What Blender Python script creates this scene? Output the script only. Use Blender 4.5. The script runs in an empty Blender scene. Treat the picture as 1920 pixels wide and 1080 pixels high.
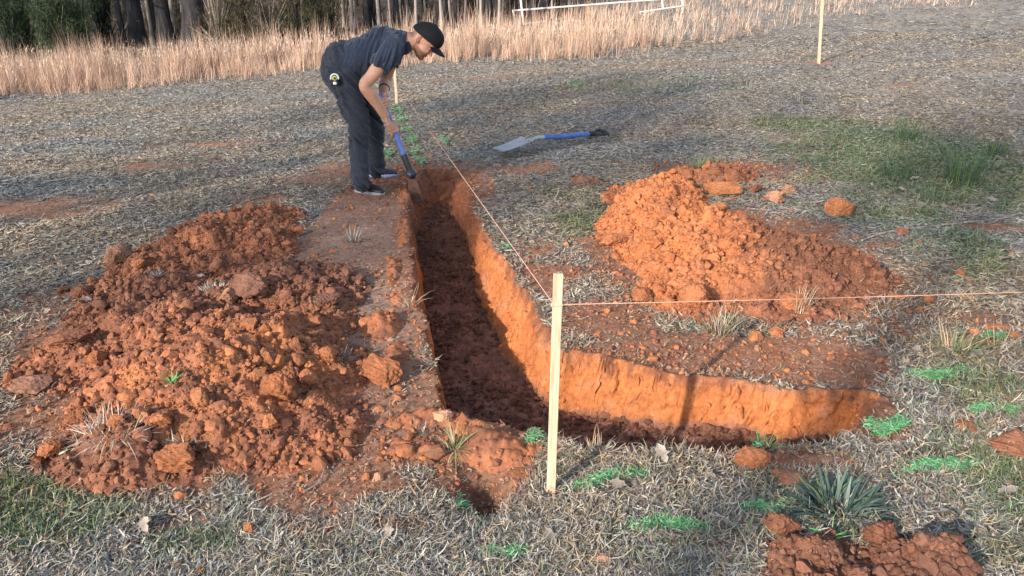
import bpy, bmesh, math, random
import numpy as np
from mathutils import Vector, Matrix
R = math.radians
rng = np.random.default_rng(7)
random.seed(7)
SC = bpy.context.scene
COL = SC.collection

# ------------------------------------------------------------------ camera, sky, sun, exposure
CAM_H = 1.6; PITCH = R(22.0); FPX = 1500.0
cd = bpy.data.cameras.new('camera'); cam = bpy.data.objects.new('camera', cd); COL.objects.link(cam)
cam.location = (0, 0, CAM_H); cam.rotation_euler = (math.pi/2 - PITCH, 0, 0)
cd.sensor_width = 36; cd.lens = 36*FPX/1920; cd.clip_end = 600; cd.clip_start = 0.05
SC.camera = cam
SUN_EL = R(24.0)
SUN_TO = Vector((-0.625, -0.78, 0)).normalized()          # horizontal direction towards the sun
w = bpy.data.worlds.new('World'); SC.world = w; w.use_nodes = True
nt = w.node_tree; nt.nodes.clear()
sky = nt.nodes.new('ShaderNodeTexSky'); sky.sky_type = 'NISHITA'; sky.sun_disc = False
sky.sun_elevation = SUN_EL; sky.sun_rotation = math.atan2(SUN_TO.x, SUN_TO.y)
bg = nt.nodes.new('ShaderNodeBackground'); bg.inputs[1].default_value = 0.15
wo = nt.nodes.new('ShaderNodeOutputWorld'); hs_ = nt.nodes.new('ShaderNodeHueSaturation'); hs_.inputs['Saturation'].default_value = .72; nt.links.new(sky.outputs[0], hs_.inputs['Color']); nt.links.new(hs_.outputs[0], bg.inputs[0]); nt.links.new(bg.outputs[0], wo.inputs[0])
sl = bpy.data.lights.new('sun', 'SUN'); sl.energy = 3.15; sl.angle = R(0.8); sl.color = (1.0, 0.90, 0.78)
so = bpy.data.objects.new('sun', sl); COL.objects.link(so)
sd = Vector((SUN_TO.x*math.cos(SUN_EL), SUN_TO.y*math.cos(SUN_EL), math.sin(SUN_EL)))
so.rotation_euler = sd.to_track_quat('Z', 'Y').to_euler(); so.location = (-8, -10, 8)
SC.view_settings.view_transform = 'Standard'; SC.view_settings.look = 'None'
SC.view_settings.exposure = 1.08; SC.view_settings.gamma = 1.0

# ------------------------------------------------------------------ numeric helpers
_tabs = {}
def _perm(seed):
    if seed not in _tabs:
        r = np.random.default_rng(1000+seed); p = r.permutation(256); a = r.random(256)*2*np.pi
        _tabs[seed] = (np.concatenate([p, p]), np.cos(a), np.sin(a), r.random((256, 2)))
    return _tabs[seed]
def perlin(x, y, seed=0):
    p, gx, gy, _ = _perm(seed)
    xi = np.floor(x).astype(np.int64); yi = np.floor(y).astype(np.int64); fx = x-xi; fy = y-yi; xi &= 255; yi &= 255
    u = fx*fx*fx*(fx*(fx*6-15)+10); v = fy*fy*fy*(fy*(fy*6-15)+10)
    def g(ax, ay, dx, dy):
        h = p[p[ax & 255] + (ay & 255)]; return gx[h]*dx + gy[h]*dy
    a = g(xi, yi, fx, fy); b = g(xi+1, yi, fx-1, fy); c = g(xi, yi+1, fx, fy-1); d = g(xi+1, yi+1, fx-1, fy-1)
    return (a+(b-a)*u)*(1-v) + (c+(d-c)*u)*v
def fbm(x, y, seed=0, oct=4, gain=0.5):
    s = 0; a = 1.0; f = 1.0
    for k in range(oct):
        s = s + a*perlin(x*f+17.3*k, y*f-9.1*k, seed+k); a *= gain; f *= 2.03
    return s
def worley(x, y, seed=0):
    p, _, _, rp = _perm(seed)
    xi = np.floor(x).astype(np.int64); yi = np.floor(y).astype(np.int64)
    d1 = np.full(np.shape(x), 9.0); hid = np.zeros(np.shape(x), dtype=np.int64)
    for i in (-1, 0, 1):
        for j in (-1, 0, 1):
            cx = xi+i; cy = yi+j; h = p[p[cx & 255]+(cy & 255)]
            dd = (cx+rp[h, 0]-x)**2 + (cy+rp[h, 1]-y)**2
            m = dd < d1; d1 = np.where(m, dd, d1); hid = np.where(m, h, hid)
    return np.sqrt(d1), hid/255.0
def sstep(a, b, x):
    t = np.clip((x-a)/(b-a), 0, 1); return t*t*(3-2*t)
def lerp(a, b, t):
    t = np.asarray(t)[..., None]; return np.asarray(a)*(1-t) + np.asarray(b)*t

# terrain without detail: level by the dig, rising to the far right, falling to the far left
def T(x, y):
    s = sstep(3.5, 13.0, y)
    z = s*(0.052*x) + 0.006*np.maximum(y-5, 0)*sstep(5, 9, y)
    z = z + 0.0010*np.maximum(y-14, 0)**2*sstep(0, 14, x)*sstep(40, 30, y)
    z = z*1.0
    far = sstep(28, 60, np.hypot(x, y))
    return z*(1-far) + far*np.clip(z, -1.0, 1.6)
def ray(px, py):
    cx = (px-960)/FPX; cy = -(py-540)/FPX
    return np.array([cx, math.cos(PITCH)+cy*math.sin(PITCH), -math.sin(PITCH)+cy*math.cos(PITCH)])
def G(px, py, up=0.0):
    "point of the ground seen in that direction"
    d = ray(px, py); t = 3.0; z = 0.0
    for _ in range(60):
        t2 = (CAM_H-z-up)/max(-d[2], 1e-3); t2 = min(t2, 60); t = t+(t2-t)*0.6
        z = float(T(d[0]*t, d[1]*t))
    return np.array([d[0]*t, d[1]*t, z])
def PY(px, py, Y):
    d = ray(px, py); t = Y/d[1]; return Vector((d[0]*t, Y, CAM_H+d[2]*t))

def polydist(x, y, P):
    "signed distance, positive inside"
    n = len(P); best = np.full(np.shape(x), 1e9); ins = np.zeros(np.shape(x), bool)
    for i in range(n):
        ax, ay = P[i]; bx, by = P[(i+1) % n]
        ex, ey = bx-ax, by-ay; L = ex*ex+ey*ey+1e-12
        t = np.clip(((x-ax)*ex+(y-ay)*ey)/L, 0, 1)
        best = np.minimum(best, (x-ax-t*ex)**2+(y-ay-t*ey)**2)
        c = ((ay > y) != (by > y)) & (x < (bx-ax)*(y-ay)/((by-ay) if by != ay else 1e-12)+ax)
        ins ^= c
    d = np.sqrt(best); return np.where(ins, d, -d)
TR_PX = [(762, 352), (768, 420), (772, 500), (786, 570), (806, 640), (822, 705), (838, 758), (890, 786), (960, 800), (1015, 822), (1060, 836),
         (1130, 846), (1230, 848), (1330, 848), (1430, 840), (1530, 832), (1590, 812), (1632, 778), (1645, 742), (1615, 728), (1490, 728), (1400, 714),
         (1302, 709), (1241, 699), (1180, 684), (1115, 671), (1056, 664), (1036, 628), (1011, 593), (989, 562), (974, 524), (941, 478), (908, 430), (890, 392), (872, 348), (856, 326), (800, 322)]
TRENCH = [tuple(G(*p)[:2]) for p in TR_PX]
HEAD_Y = TRENCH[0][1]
def trench(x, y):
    "(signed distance inside the rim, drop of the surface)"
    m = (x > -1.2) & (x < 2.6) & (y > 1.8) & (y < 8)
    d = np.full(np.shape(x), -1.0)
    xs, ys = x[m], y[m]
    if xs.size:
        wob = 0.030*fbm(xs*5, ys*5, 31, 3) + 0.030*fbm(xs*2.6, ys*2.6, 33, 2) + 0.016*fbm(xs*20, ys*20, 35, 3)
        d[m] = polydist(xs, ys, TRENCH) + wob
    D = 0.33 - 0.13*sstep(5.0, 6.3, y) - sstep(4.0, 3.3, y)*(0.03 + 0.085*sstep(0.1, 0.9, x) + 0.11*sstep(1.1, 1.6, x))
    D = D - 0.06*sstep(0.9, 0.2, np.hypot(x+0.35, (y-5.4)))*0.3
    # inner slope: steep on the far side of the short arm, sloping on the long right wall
    rightw = sstep(-0.5, 0.1, x)*sstep(3.0, 3.4, y)
    wallw = 0.030 + 0.030*np.clip(fbm(x*6, y*6, 37, 3)+.3, 0, 1.2) + 0.10*sstep(3.1, 3.7, y)*sstep(-0.35, -0.1, x+0.06*(y-4.5)) + 0.16*sstep(5.4, 6.3, y) + sstep(4, 3.5, y)*sstep(1.1, 1.5, x)*(.12+.08*fbm(x*7, y*7, 38, 2))
    t = np.clip(d/wallw, 0, 1)
    drop = D*(t**0.8)
    crumble = sstep(0.0, 0.1, d)*(1-t)
    return d, drop, t
SHADED_HOLES = [(G(905, 915), 0.075, 0.13, 0.10), (G(800, 405), 0.09, 0.16, -0.0)]  # second one has no depth, only a painted dark patch
SP1 = G(860, 880)
def soft_blobs(x, y, L):
    s = np.zeros(np.shape(x))
    for (cx, cy, rx, ry, a, ang) in L:
        c, q = math.cos(ang), math.sin(ang); dx, dy = x-cx, y-cy
        u = (dx*c+dy*q)/rx; v = (-dx*q+dy*c)/ry
        s = np.maximum(s, a*np.exp(-np.power(u*u+v*v, 1.3)*0.9))
    return s
def B(px, py, wpx, hpx, a, ang=0.0):
    "ground patch given by where its centre and extent lie"
    c = G(px, py); e = G(px+wpx, py); f = G(px, max(py-hpx, 4))
    return (c[0], c[1], abs(e[0]-c[0])+1e-3, abs(f[1]-c[1])+1e-3, a, ang)
SOIL = [B(700, 430, 120, 130, 1.2), B(700, 600, 120, 170, 1.3), B(640, 330, 160, 30, .5), B(740, 780, 130, 110, 1), B(620, 900, 190, 50, .9), B(900, 850, 110, 80, 1),
        B(800, 350, 110, 40, 1), B(880, 345, 60, 50, .7), B(1020, 500, 90, 60, .65), B(1130, 610, 130, 60, .75), B(1250, 670, 240, 55, .85), B(1500, 680, 200, 55, .85),
        (1.32, 4.4, 1.0, 1.0, .95, 0), B(1350, 320, 160, 25, .7), (-1.25, 3.55, 1.1, 1.35, 1, 0), B(330, 440, 150, 22, .4), B(1620, 780, 90, 50, .9),
        (.95, 1.68, .36, .24, 1, 0), B(60, 390, 190, 24, .62), B(280, 315, 130, 10, .55), B(400, 268, 150, 8, .55), B(520, 370, 120, 20, .4),
        B(1840, 428, 90, 12, .7), B(900, 148, 110, 6, .5), B(640, 170, 70, 6, .4), B(1535, 120, 30, 4, 1), B(1690, 160, 60, 6, .4), B(1040, 270, 120, 10, .35),
        B(980, 315, 150, 18, .45), B(1820, 600, 90, 18, .5), B(1500, 860, 130, 26, .6), B(730, 320, 90, 14, .6), B(1800, 800, 120, 20, .3), B(1330, 1030, 100, 20, .5), B(1130, 1060, 60, 14, .6), B(960, 955, 90, 16, .42), B(740, 985, 150, 22, .45), B(1830, 640, 90, 16, .5), B(330, 985, 80, 14, .4), B(800, 990, 200, 30, .25)]
GREEN = [B(1700, 300, 260, 80, .9), B(1500, 235, 130, 20, .7), B(1790, 470, 160, 60, .6), B(1120, 420, 130, 45, .65), B(1080, 370, 80, 20, .5), B(90, 950, 170, 60, 1.2), B(1350, 1000, 400, 50, .4), B(1880, 900, 120, 120, .7),
         B(1650, 930, 160, 60, .35), B(1850, 720, 110, 50, .7), B(350, 1010, 130, 40, .5), B(1200, 160, 260, 25, .4), B(1850, 950, 120, 60, .45),
         B(1330, 600, 90, 40, .5), B(1050, 880, 200, 30, .3), B(600, 1040, 200, 40, .35), B(1830, 1040, 150, 40, .5), B(1450, 900, 90, 30, .4), B(1640, 400, 160, 40, .6)]
WARM = [B(1480, 260, 90, 14, 1), B(1420, 285, 120, 12, .9), B(1250, 300, 90, 12, .5), B(1780, 520, 150, 40, .4), B(1280, 560, 100, 30, .3)]  # warm straw tint; patches behind the orange heap paint in sunlight
def masks(x, y):
    n = fbm(x*2.2, y*2.2, 50, 4); n2 = fbm(x*9, y*9, 55, 3)
    soil = soft_blobs(x, y, SOIL); soil = sstep(0.28, 0.62, soil+0.30*n+0.22*n2)
    g = soft_blobs(x, y, GREEN); g = np.clip(sstep(0.2, 0.8, g+0.35*fbm(x*3, y*3, 60, 3)), 0, 1)*(1-soil)
    wm = soft_blobs(x, y, WARM)
    return soil, g, wm
def H(x, y, full=True):
    "detailed ground height"
    x = np.asarray(x, float); y = np.asarray(y, float)
    near = sstep(14, 7, y)
    z = T(x, y) + 0.035*fbm(x*0.6, y*0.6, 3, 2) + 0.012*fbm(x*3.1, y*3.1, 5, 4)*near
    d, drop, t = trench(x, y)
    z = z - drop
    for (c, r, r2, dep) in SHADED_HOLES:
        z = z - dep*np.exp(-(((x-c[0])/r)**2+((y-c[1])/r2)**2))
    # spoil lip on the rim and loose edge
    z = z + 0.014*np.exp(-(d/0.06)**2)*(1+fbm(x*8, y*8, 8, 2))*sstep(-0.4, 0, d)
    return z
def Hd(x, y):
    "H plus fine lumps"
    soil, g, wm = masks(x, y)
    d, drop, t = trench(x, y)
    z = H(x, y)
    floor = sstep(0.02, 0.10, d)
    w1, h1 = worley(x*20+0.8*perlin(x*9, y*9, 77), y*20, 12); w2, h2 = worley(x*46, y*46, 13)
    lump = (0.55-w1)*0.022*(0.4+h1) + (0.5-w2)*0.010*(0.3+h2)
    amp = np.maximum(floor*1.15, 0.25*soil)
    rough = 0.006*fbm(x*30, y*30, 20, 3)
    # chopped bank at the head of the trench
    bank = sstep(5.2, 5.8, y)*sstep(-0.02, 0.08, d)
    z = z + lump*amp + rough*(1-0.5*soil) + bank*(0.05*fbm(x*7, y*7, 90, 3))
    return z, soil, g, wm, d, t

# mounds: (x, y, rx, ry, height, rotation)
LEFT = [(-1.20, 2.95, .62, .60, .26, .2), (-1.48, 3.3, .58, .52, .19, .3), (-1.82, 4.5, .50, .70, .18, -.3), (-1.24, 3.85, .50, .46, .19, 0), (-.98, 2.55, .50, .36, .17, .2), (-1.85, 3.85, .5, .5, .10, 0),
        (-1.30, 2.42, .44, .26, .12, .1), (-1.72, 5.15, .42, .34, .11, 0), (-1.86, 3.05, .30, .32, .12, 0), (-.88, 3.35, .20, .36, .07, 0)]
RIGHT = [(1.22, 4.40, .58, .74, .31, .1), (1.56, 4.18, .52, .50, .21, 0), (1.0, 5.0, .44, .62, .35, 0), (1.12, 5.75, .36, .40, .12, 0), (1.02, 3.90, .38, .40, .12, 0), (1.84, 4.02, .30, .30, .07, 0), (1.42, 3.72, .40, .30, .07, 0), (.84, 4.55, .28, .4, .09, 0), (.95, 5.75, .35, .4, .07, 0)]
FRONT = [(.86, 1.84, .17, .17, .13, 0), (.98, 1.66, .34, .26, .11, 0), (1.17, 1.80, .15, .18, .11, 0)]
SPOIL = [(1.62, 6.25, .42, .30, .09, 0), (1.45, 6.35, .25, .22, .05, 0)]
CLUMP = [(.60, 6.15, .17, .15, .10, 0)]
LIP = [(-.66, 4.15, .06, .30, .04, .05), (-.70, 4.95, .07, .34, .045, .05), (-.78, 5.75, .12, .22, .04, 0), (-.58, 3.80, .05, .16, .03, 0), (-.62, 3.45, .11, .20, .075, 0.1), (-.50, 3.15, .09, .18, .05, .2), (-.30, 2.62, .24, .10, .05, -.2), (-.05, 2.45, .22, .13, .07, -.2), (-.32, 2.42, .20, .12, .03, 0)]
def mound(x, y, L, seed, rag=1.0):
    wx = x + 0.06*fbm(x*3, y*3, seed, 3)*rag; wy = y + 0.06*fbm(x*3+50, y*3, seed, 3)*rag
    s = np.full(np.shape(x), -1.0)
    for (cx, cy, rx, ry, h, ang) in L:
        c, q = math.cos(ang), math.sin(ang); dx, dy = wx-cx, wy-cy
        r = np.sqrt(((dx*c+dy*q)/rx)**2+((-dx*q+dy*c)/ry)**2)
        b = h*np.clip(1.0-r**1.25, -0.6, 1)
        s = np.maximum(s, b) + 0.25*np.clip(np.minimum(s, b), 0, 1)
    s = np.where(s > 0, s*.90, s)
    s = s + (0.060*fbm(x*4.5, y*4.5, seed+4, 4) + 0.065*fbm(x*1.9, y*1.9, seed+6, 2))*sstep(-0.02, .08, s)*rag
    return s
def mound_d(x, y, L, seed, rag=1.0):
    s = mound(x, y, L, seed, rag)
    w0, h0 = worley(x*9+perlin(x*6, y*6, 70), y*9, seed+1); w1, h1 = worley(x*20, y*20, seed+2); w2, h2 = worley(x*44, y*44, seed+3)
    k = sstep(-0.01, 0.05, s)
    s = s + k*((0.5-w0)*0.06*(h0 > .5) + (0.5-w1)*0.034*(h1 > .3) + (0.5-w2)*0.015)
    return s, h1

# ------------------------------------------------------------------ mesh / object helpers
def mk(name, V, F, mat, parent=None, col=None, smooth=False, label=None, cat=None, group=None, kind=None):
    V = np.ascontiguousarray(V, dtype=np.float32); F = np.ascontiguousarray(F, dtype=np.int32)
    k = F.shape[1]; me = bpy.data.meshes.new(name)
    me.vertices.add(len(V)); me.vertices.foreach_set('co', V.ravel())
    me.loops.add(F.size); me.loops.foreach_set('vertex_index', F.ravel())
    me.polygons.add(len(F)); me.polygons.foreach_set('loop_start', np.arange(0, F.size, k, dtype=np.int32))
    me.polygons.foreach_set('use_smooth', np.full(len(F), smooth))
    me.update(calc_edges=True)
    if col is not None:
        a = me.color_attributes.new('Col', 'FLOAT_COLOR', 'POINT')
        c = np.ones((len(V), 4), np.float32); c[:, :3] = col; a.data.foreach_set('color', c.ravel())
    me.materials.append(mat)
    o = bpy.data.objects.new(name, me); COL.objects.link(o)
    if parent: o.parent = parent
    return tag(o, label, cat, group, kind)
def tag(o, label=None, cat=None, group=None, kind=None):
    if label: o['label'] = label
    if cat: o['category'] = cat
    if group: o['group'] = group
    if kind: o['kind'] = kind
    return o
def empty(name, loc, label, cat, group=None):
    o = bpy.data.objects.new(name, None); COL.objects.link(o); o.location = loc; o.empty_display_size = .1
    return tag(o, label, cat, group)
def grid_faces(nx, ny, keep=None):
    i = np.arange((nx-1)*(ny-1)); a = (i//(nx-1))*nx + i % (nx-1)
    F = np.stack([a, a+1, a+nx+1, a+nx], 1)
    return F if keep is None else F[keep]
def compact(V, F, C=None):
    u, inv = np.unique(F.ravel(), return_inverse=True)
    return V[u], inv.reshape(F.shape), (None if C is None else C[u])
def blades(pos, az, tilt, length, width, dtilt, daz, nseg, col, flat=0.6, tip=0.15, colvar=0.0):
    "ribbons: (N) roots, headings, tilt from vertical; returns V, F, C"
    N = len(pos); P = np.array(pos, float); az = az.copy(); tl = tilt.copy(); step = length/nseg
    V = np.empty((N, nseg+1, 2, 3)); tw = rng.uniform(-1, 1, N)*flat
    for k in range(nseg+1):
        hx, hy = np.cos(az), np.sin(az); side = np.stack([-hy, hx, np.sin(tw)], 1)
        side /= np.linalg.norm(side, axis=1)[:, None]
        wd = (width*(1-(1-tip)*(k/nseg)**1.6)/2)[:, None]
        V[:, k, 0] = P-side*wd; V[:, k, 1] = P+side*wd
        if k < nseg:
            st = np.sin(tl); P = P + (step[:, None])*np.stack([hx*st, hy*st, np.cos(tl)], 1)
            az = az+daz; tl = tl+dtilt
    base = (np.arange(N)*(nseg+1)*2)[:, None]; k = np.arange(nseg)*2
    F = np.stack([base+k, base+k+1, base+k+3, base+k+2], 2).reshape(-1, 4)
    C = np.repeat(col, (nseg+1)*2, axis=0)
    return V.reshape(-1, 3), F, C
def cat_geo(L):
    V = []; F = []; C = []; n = 0
    for (v, f, c) in L:
        V.append(v); F.append(f+n); n += len(v)
        if c is not None: C.append(c)
    return np.concatenate(V), np.concatenate(F), (np.concatenate(C) if C else None)
_ico = {}
def ico(s):
    if s not in _ico:
        bm = bmesh.new(); bmesh.ops.create_icosphere(bm, subdivisions=s, radius=1)
        v = np.array([q.co[:] for q in bm.verts]); f = np.array([[q.index for q in t.verts] for t in bm.faces]); bm.free()
        _ico[s] = (v, f)
    return _ico[s]
def clods(N, s, planes=8, jit=0.06, lo=0.46, hi=0.95, aniso=0.35):
    "N faceted crumbly lumps of unit size -> (N, nv, 3), faces"
    v, f = ico(s); V = np.repeat(v[None], N, 0)
    for k in range(4):
        wv = rng.normal(0, 1.6*(1.7**k), (N, 1, 3)); ph = rng.uniform(0, 6.28, (N, 1))
        V = V*(1+(0.16/(1.5**k))*np.sin((V*wv).sum(2)+ph))[..., None]
    for k in range(planes):
        n = rng.normal(0, 1, (N, 1, 3)); n /= np.linalg.norm(n, axis=2, keepdims=True)
        d = rng.uniform(lo, hi, (N, 1)); e = np.maximum((V*n).sum(2)-d, 0); V = V-e[..., None]*n*0.95
    V = V*(1+rng.normal(0, jit, V.shape[:2]))[..., None]
    V = V*rng.uniform(1-aniso, 1+aniso*0.6, (N, 1, 3))
    a = rng.uniform(0, 6.28, N); c, q = np.cos(a)[:, None], np.sin(a)[:, None]
    V = np.stack([V[..., 0]*c-V[..., 1]*q, V[..., 0]*q+V[..., 1]*c, V[..., 2]*0.85], 2)
    return V, f
def clod_field(pos, size, s, col, sink=0.25, **kw):
    N = len(pos); V, f = clods(N, s, **kw)
    V = V*size[:, None, None] + pos[:, None, :]; V[..., 2] += (size*(0.5-sink))[:, None]
    nv = V.shape[1]; F = (f[None]+(np.arange(N)*nv)[:, None, None]).reshape(-1, 3)
    return V.reshape(-1, 3), F, np.repeat(col, nv, axis=0)

# ------------------------------------------------------------------ materials
def newmat(name):
    m = bpy.data.materials.new(name); m.use_nodes = True; nt = m.node_tree; b = nt.nodes['Principled BSDF']
    return m, nt, b
def N_(nt, t, **kw):
    n = nt.nodes.new(t)
    for k, v in kw.items(): setattr(n, k, v)
    return n
def attr_mat(name, rough=0.9, nscale=60, var=0.35, bump=0.3, bdist=0.004, spec=0.2, vscale=None, fine=400):
    m, nt, b = newmat(name); L = nt.links
    a = N_(nt, 'ShaderNodeVertexColor', layer_name='Col'); tc = N_(nt, 'ShaderNodeTexCoord')
    n = N_(nt, 'ShaderNodeTexNoise'); n.inputs['Scale'].default_value = nscale; n.inputs['Detail'].default_value = 8; n.inputs['Roughness'].default_value = .65
    L.new(tc.outputs['Object'], n.inputs['Vector'])
    mr = N_(nt, 'ShaderNodeMapRange'); mr.inputs[1].default_value = .3; mr.inputs[2].default_value = .7; mr.inputs[3].default_value = 1-var; mr.inputs[4].default_value = 1+var
    L.new(n.outputs[0], mr.inputs[0])
    n2 = N_(nt, 'ShaderNodeTexNoise'); n2.inputs['Scale'].default_value = fine; n2.inputs['Detail'].default_value = 3
    L.new(tc.outputs['Object'], n2.inputs['Vector'])
    mr2 = N_(nt, 'ShaderNodeMapRange'); mr2.inputs[1].default_value = .3; mr2.inputs[2].default_value = .7; mr2.inputs[3].default_value = 1-var*.5; mr2.inputs[4].default_value = 1+var*.5
    L.new(n2.outputs[0], mr2.inputs[0])
    mm = N_(nt, 'ShaderNodeMath', operation='MULTIPLY'); L.new(mr.outputs[0], mm.inputs[0]); L.new(mr2.outputs[0], mm.inputs[1])
    vm = N_(nt, 'ShaderNodeVectorMath', operation='SCALE'); L.new(a.outputs[0], vm.inputs[0]); L.new(mm.outputs[0], vm.inputs['Scale'])
    L.new(vm.outputs[0], b.inputs['Base Color']); b.inputs['Roughness'].default_value = rough
    b.inputs['Specular IOR Level'].default_value = spec
    if bump:
        bp = N_(nt, 'ShaderNodeBump'); bp.inputs['Strength'].default_value = bump; bp.inputs['Distance'].default_value = bdist
        L.new(n.outputs[0], bp.inputs['Height']); 
        bp2 = N_(nt, 'ShaderNodeBump'); bp2.inputs['Strength'].default_value = bump; bp2.inputs['Distance'].default_value = bdist*.4
        L.new(n2.outputs[0], bp2.inputs['Height']); L.new(bp.outputs[0], bp2.inputs['Normal']); L.new(bp2.outputs[0], b.inputs['Normal'])
    return m
def flat_mat(name, col, rough=0.6, var=0.15, nscale=30, bump=0.1, bdist=0.002, metal=0.0, spec=0.5, stretch=(1, 1, 1), fine=None, sheen=0):
    m, nt, b = newmat(name); L = nt.links
    tc = N_(nt, 'ShaderNodeTexCoord'); mp = N_(nt, 'ShaderNodeMapping'); mp.inputs['Scale'].default_value = stretch
    n = N_(nt, 'ShaderNodeTexNoise'); n.inputs['Scale'].default_value = nscale; n.inputs['Detail'].default_value = 6
    L.new(tc.outputs['Object'], mp.inputs[0]); L.new(mp.outputs[0], n.inputs['Vector'])
    rp = N_(nt, 'ShaderNodeValToRGB'); e = rp.color_ramp.elements
    e[0].position = .3; e[1].position = .7
    e[0].color = tuple(c*(1-var) for c in col)+(1,); e[1].color = tuple(min(c*(1+var), 1) for c in col)+(1,)
    L.new(n.outputs[0], rp.inputs[0]); L.new(rp.outputs[0], b.inputs['Base Color'])
    b.inputs['Roughness'].default_value = rough; b.inputs['Metallic'].default_value = metal; b.inputs['Specular IOR Level'].default_value = spec
    b.inputs['Sheen Weight'].default_value = sheen
    if bump:
        bp = N_(nt, 'ShaderNodeBump'); bp.inputs['Strength'].default_value = bump; bp.inputs['Distance'].default_value = bdist
        L.new(n.outputs[0], bp.inputs['Height']); L.new(bp.outputs[0], b.inputs['Normal'])
    return m
M_ground = attr_mat('ground_thatch_and_clay', nscale=45, var=.38, bump=.7, bdist=.012, spec=.1)
M_soil = attr_mat('clay_soil', nscale=70, var=.28, bump=.6, bdist=.006, spec=.1)
M_cut = attr_mat('cut_clay', nscale=38, var=.30, bump=.8, bdist=.014, spec=.1, fine=260)
M_blade = attr_mat('dry_grass', nscale=25, var=.15, bump=0, spec=.25, rough=.7)
M_bark = flat_mat('bark', (.038, .036, .038), .95, .5, 6, .9, .03, spec=.1, stretch=(3, 3, .5))
M_barkp = flat_mat('pale_bark', (.30, .26, .23), .95, .4, 6, .7, .02, spec=.1, stretch=(3, 3, .6))
M_stake = flat_mat('raw_pine', (.56, .40, .275), .75, .32, 14, .6, .002, spec=.2, stretch=(11, 11, .6))
M_string = flat_mat('mason_line', (.78, .40, .28), .7, .12, 200, .2, .001)
M_stringf = flat_mat('mason_line_faded', (.30, .18, .14), .8, .12, 200, .2, .001)
M_pvc = flat_mat('white_pipe', (.72, .68, .62), .5, .08, 8, .05)

# soil colours (linear)
ORANGE = np.array([.355, .138, .066]); BRIGHT = np.array([.42, .168, .074]); MIDRED = np.array([.22, .095, .058]); DARK = np.array([.105, .052, .036]); WALLO = np.array([.51, .178, .066]); TAN = np.array([.36, .20, .125]); PINKY = np.array([.46, .24, .15])
def pick(cols, wts, n):
    i = rng.choice(len(cols), n, p=np.array(wts)/sum(wts)); return np.array(cols)[i]*rng.uniform(.82, 1.18, (n, 1))

# ------------------------------------------------------------------ ground sheet with the trench cut into it
def axis(lo, hi, d, farlo, farhi, g=1.13):
    a = list(np.arange(lo, hi, d)); s = d; x = a[0]; L = []
    while x > farlo: s *= g; x -= s; L.append(x)
    s = d; x = a[-1]; Rr = []
    while x < farhi: s = s*g; x += s; Rr.append(x)
    return np.array(L[::-1]+a+Rr)
gx = axis(-2.9, 2.9, .0115, -320, 320, 1.06); gy = axis(1.35, 7.2, .0115, -300, 420, 1.045)
def refine(a, lo, hi, d): return np.concatenate([a[a < lo-d*.5], np.arange(lo, hi, d), a[a > hi+d*.2]])
gx = refine(gx, -.50, .12, .0065); gy = refine(gy, 2.84, 3.26, .0035)
X, Y = np.meshgrid(gx, gy); nx, ny = len(gx), len(gy)
X = X.ravel(); Y = Y.ravel()
Z, soil, grn, wm, td, tt = Hd(X, Y)
# roughen the cut walls sideways
wall = sstep(0.0, .1, tt)*(1-sstep(.85, 1.0, tt))
fac, fh = worley(X*6+Y*4+.6*perlin(X*9, Y*9+Z*9, 110), Z*7+3, 111); fac2, fh2 = worley(X*17+Y*11, Z*19, 112)
wall = wall*(0.6+.6*sstep(-.1, .3, fh-.5)); wy = (fh-.5)*.035+(.5-fac2)*.022*(fh2 > .45)
X2 = X - wall*wy*sstep(3.2, 3.5, Y) + wall*(0.022*fbm(X*9+Z*19, Y*11+Z*13, 101, 4)); Y2 = Y - wall*wy*sstep(3.5, 3.2, Y) + wall*(0.022*fbm(X*9-Z*17, Y*11+Z*15, 104, 4))
n1 = fbm(X*1.3, Y*1.3, 40, 4); n2 = fbm(X*14, Y*14, 44, 3); n3 = fbm(X*40, Y*40, 47, 2)
base = lerp([.17, .15, .138], [.32, .285, .25], np.clip(.5+n1*.6+n2*.6, 0, 1))
base = lerp(base, np.array([.12, .15, .08]), grn*.8)
base = lerp(base, np.array([.42, .30, .19]), wm*.7)
sc = lerp(TAN*.72, PINKY*.8, np.clip(.5+n1*1.0, 0, 1)); sc = lerp(sc, MIDRED*1.1, np.clip(.45+n2*1.2, 0, 1)); 
sc = lerp(sc, ORANGE*.9, sstep(.2, .5, n2+n1*.4)*sstep(3.6, 2.4, Y)*.8)
worn = soft_blobs(X, Y, [(-.70, 3.6, .22, .9, 1, .12), (-1.0, 4.8, .35, .6, .9, 0), (-1.0, 5.5, .5, .4, .6, 0)])
sc = lerp(sc, np.array([.30, .205, .155])*(1+.35*n2[:, None]), worn*.85)
C = lerp(base, sc, soil); C = lerp(C, MIDRED*.75, sstep(-.07, -.02, td)*np.clip(.75+n2, 0, 1))
C = lerp(C, TAN*(.9+.5*n2[:, None]), soil*sstep(5.2, 6.2, Y)*sstep(.9, .0, np.abs(X+.35)-.3)*0+soil*sstep(5.0, 5.8, Y)*sstep(-1.2, -2.0, X)*np.clip(.55+n2*1.5, 0, 1))
forest = sstep(0, 1.5, Y-(17.0+0.10*X))*sstep(4.5, 1.5, X); C = lerp(C, np.array([.085, .055, .04])*(1+.5*n2[:, None]), forest)
dryzone = sstep(0, .6, Y-(10.5)) * sstep(-.2, .2, -soft_blobs(X, Y, SOIL)+.4); 
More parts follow.
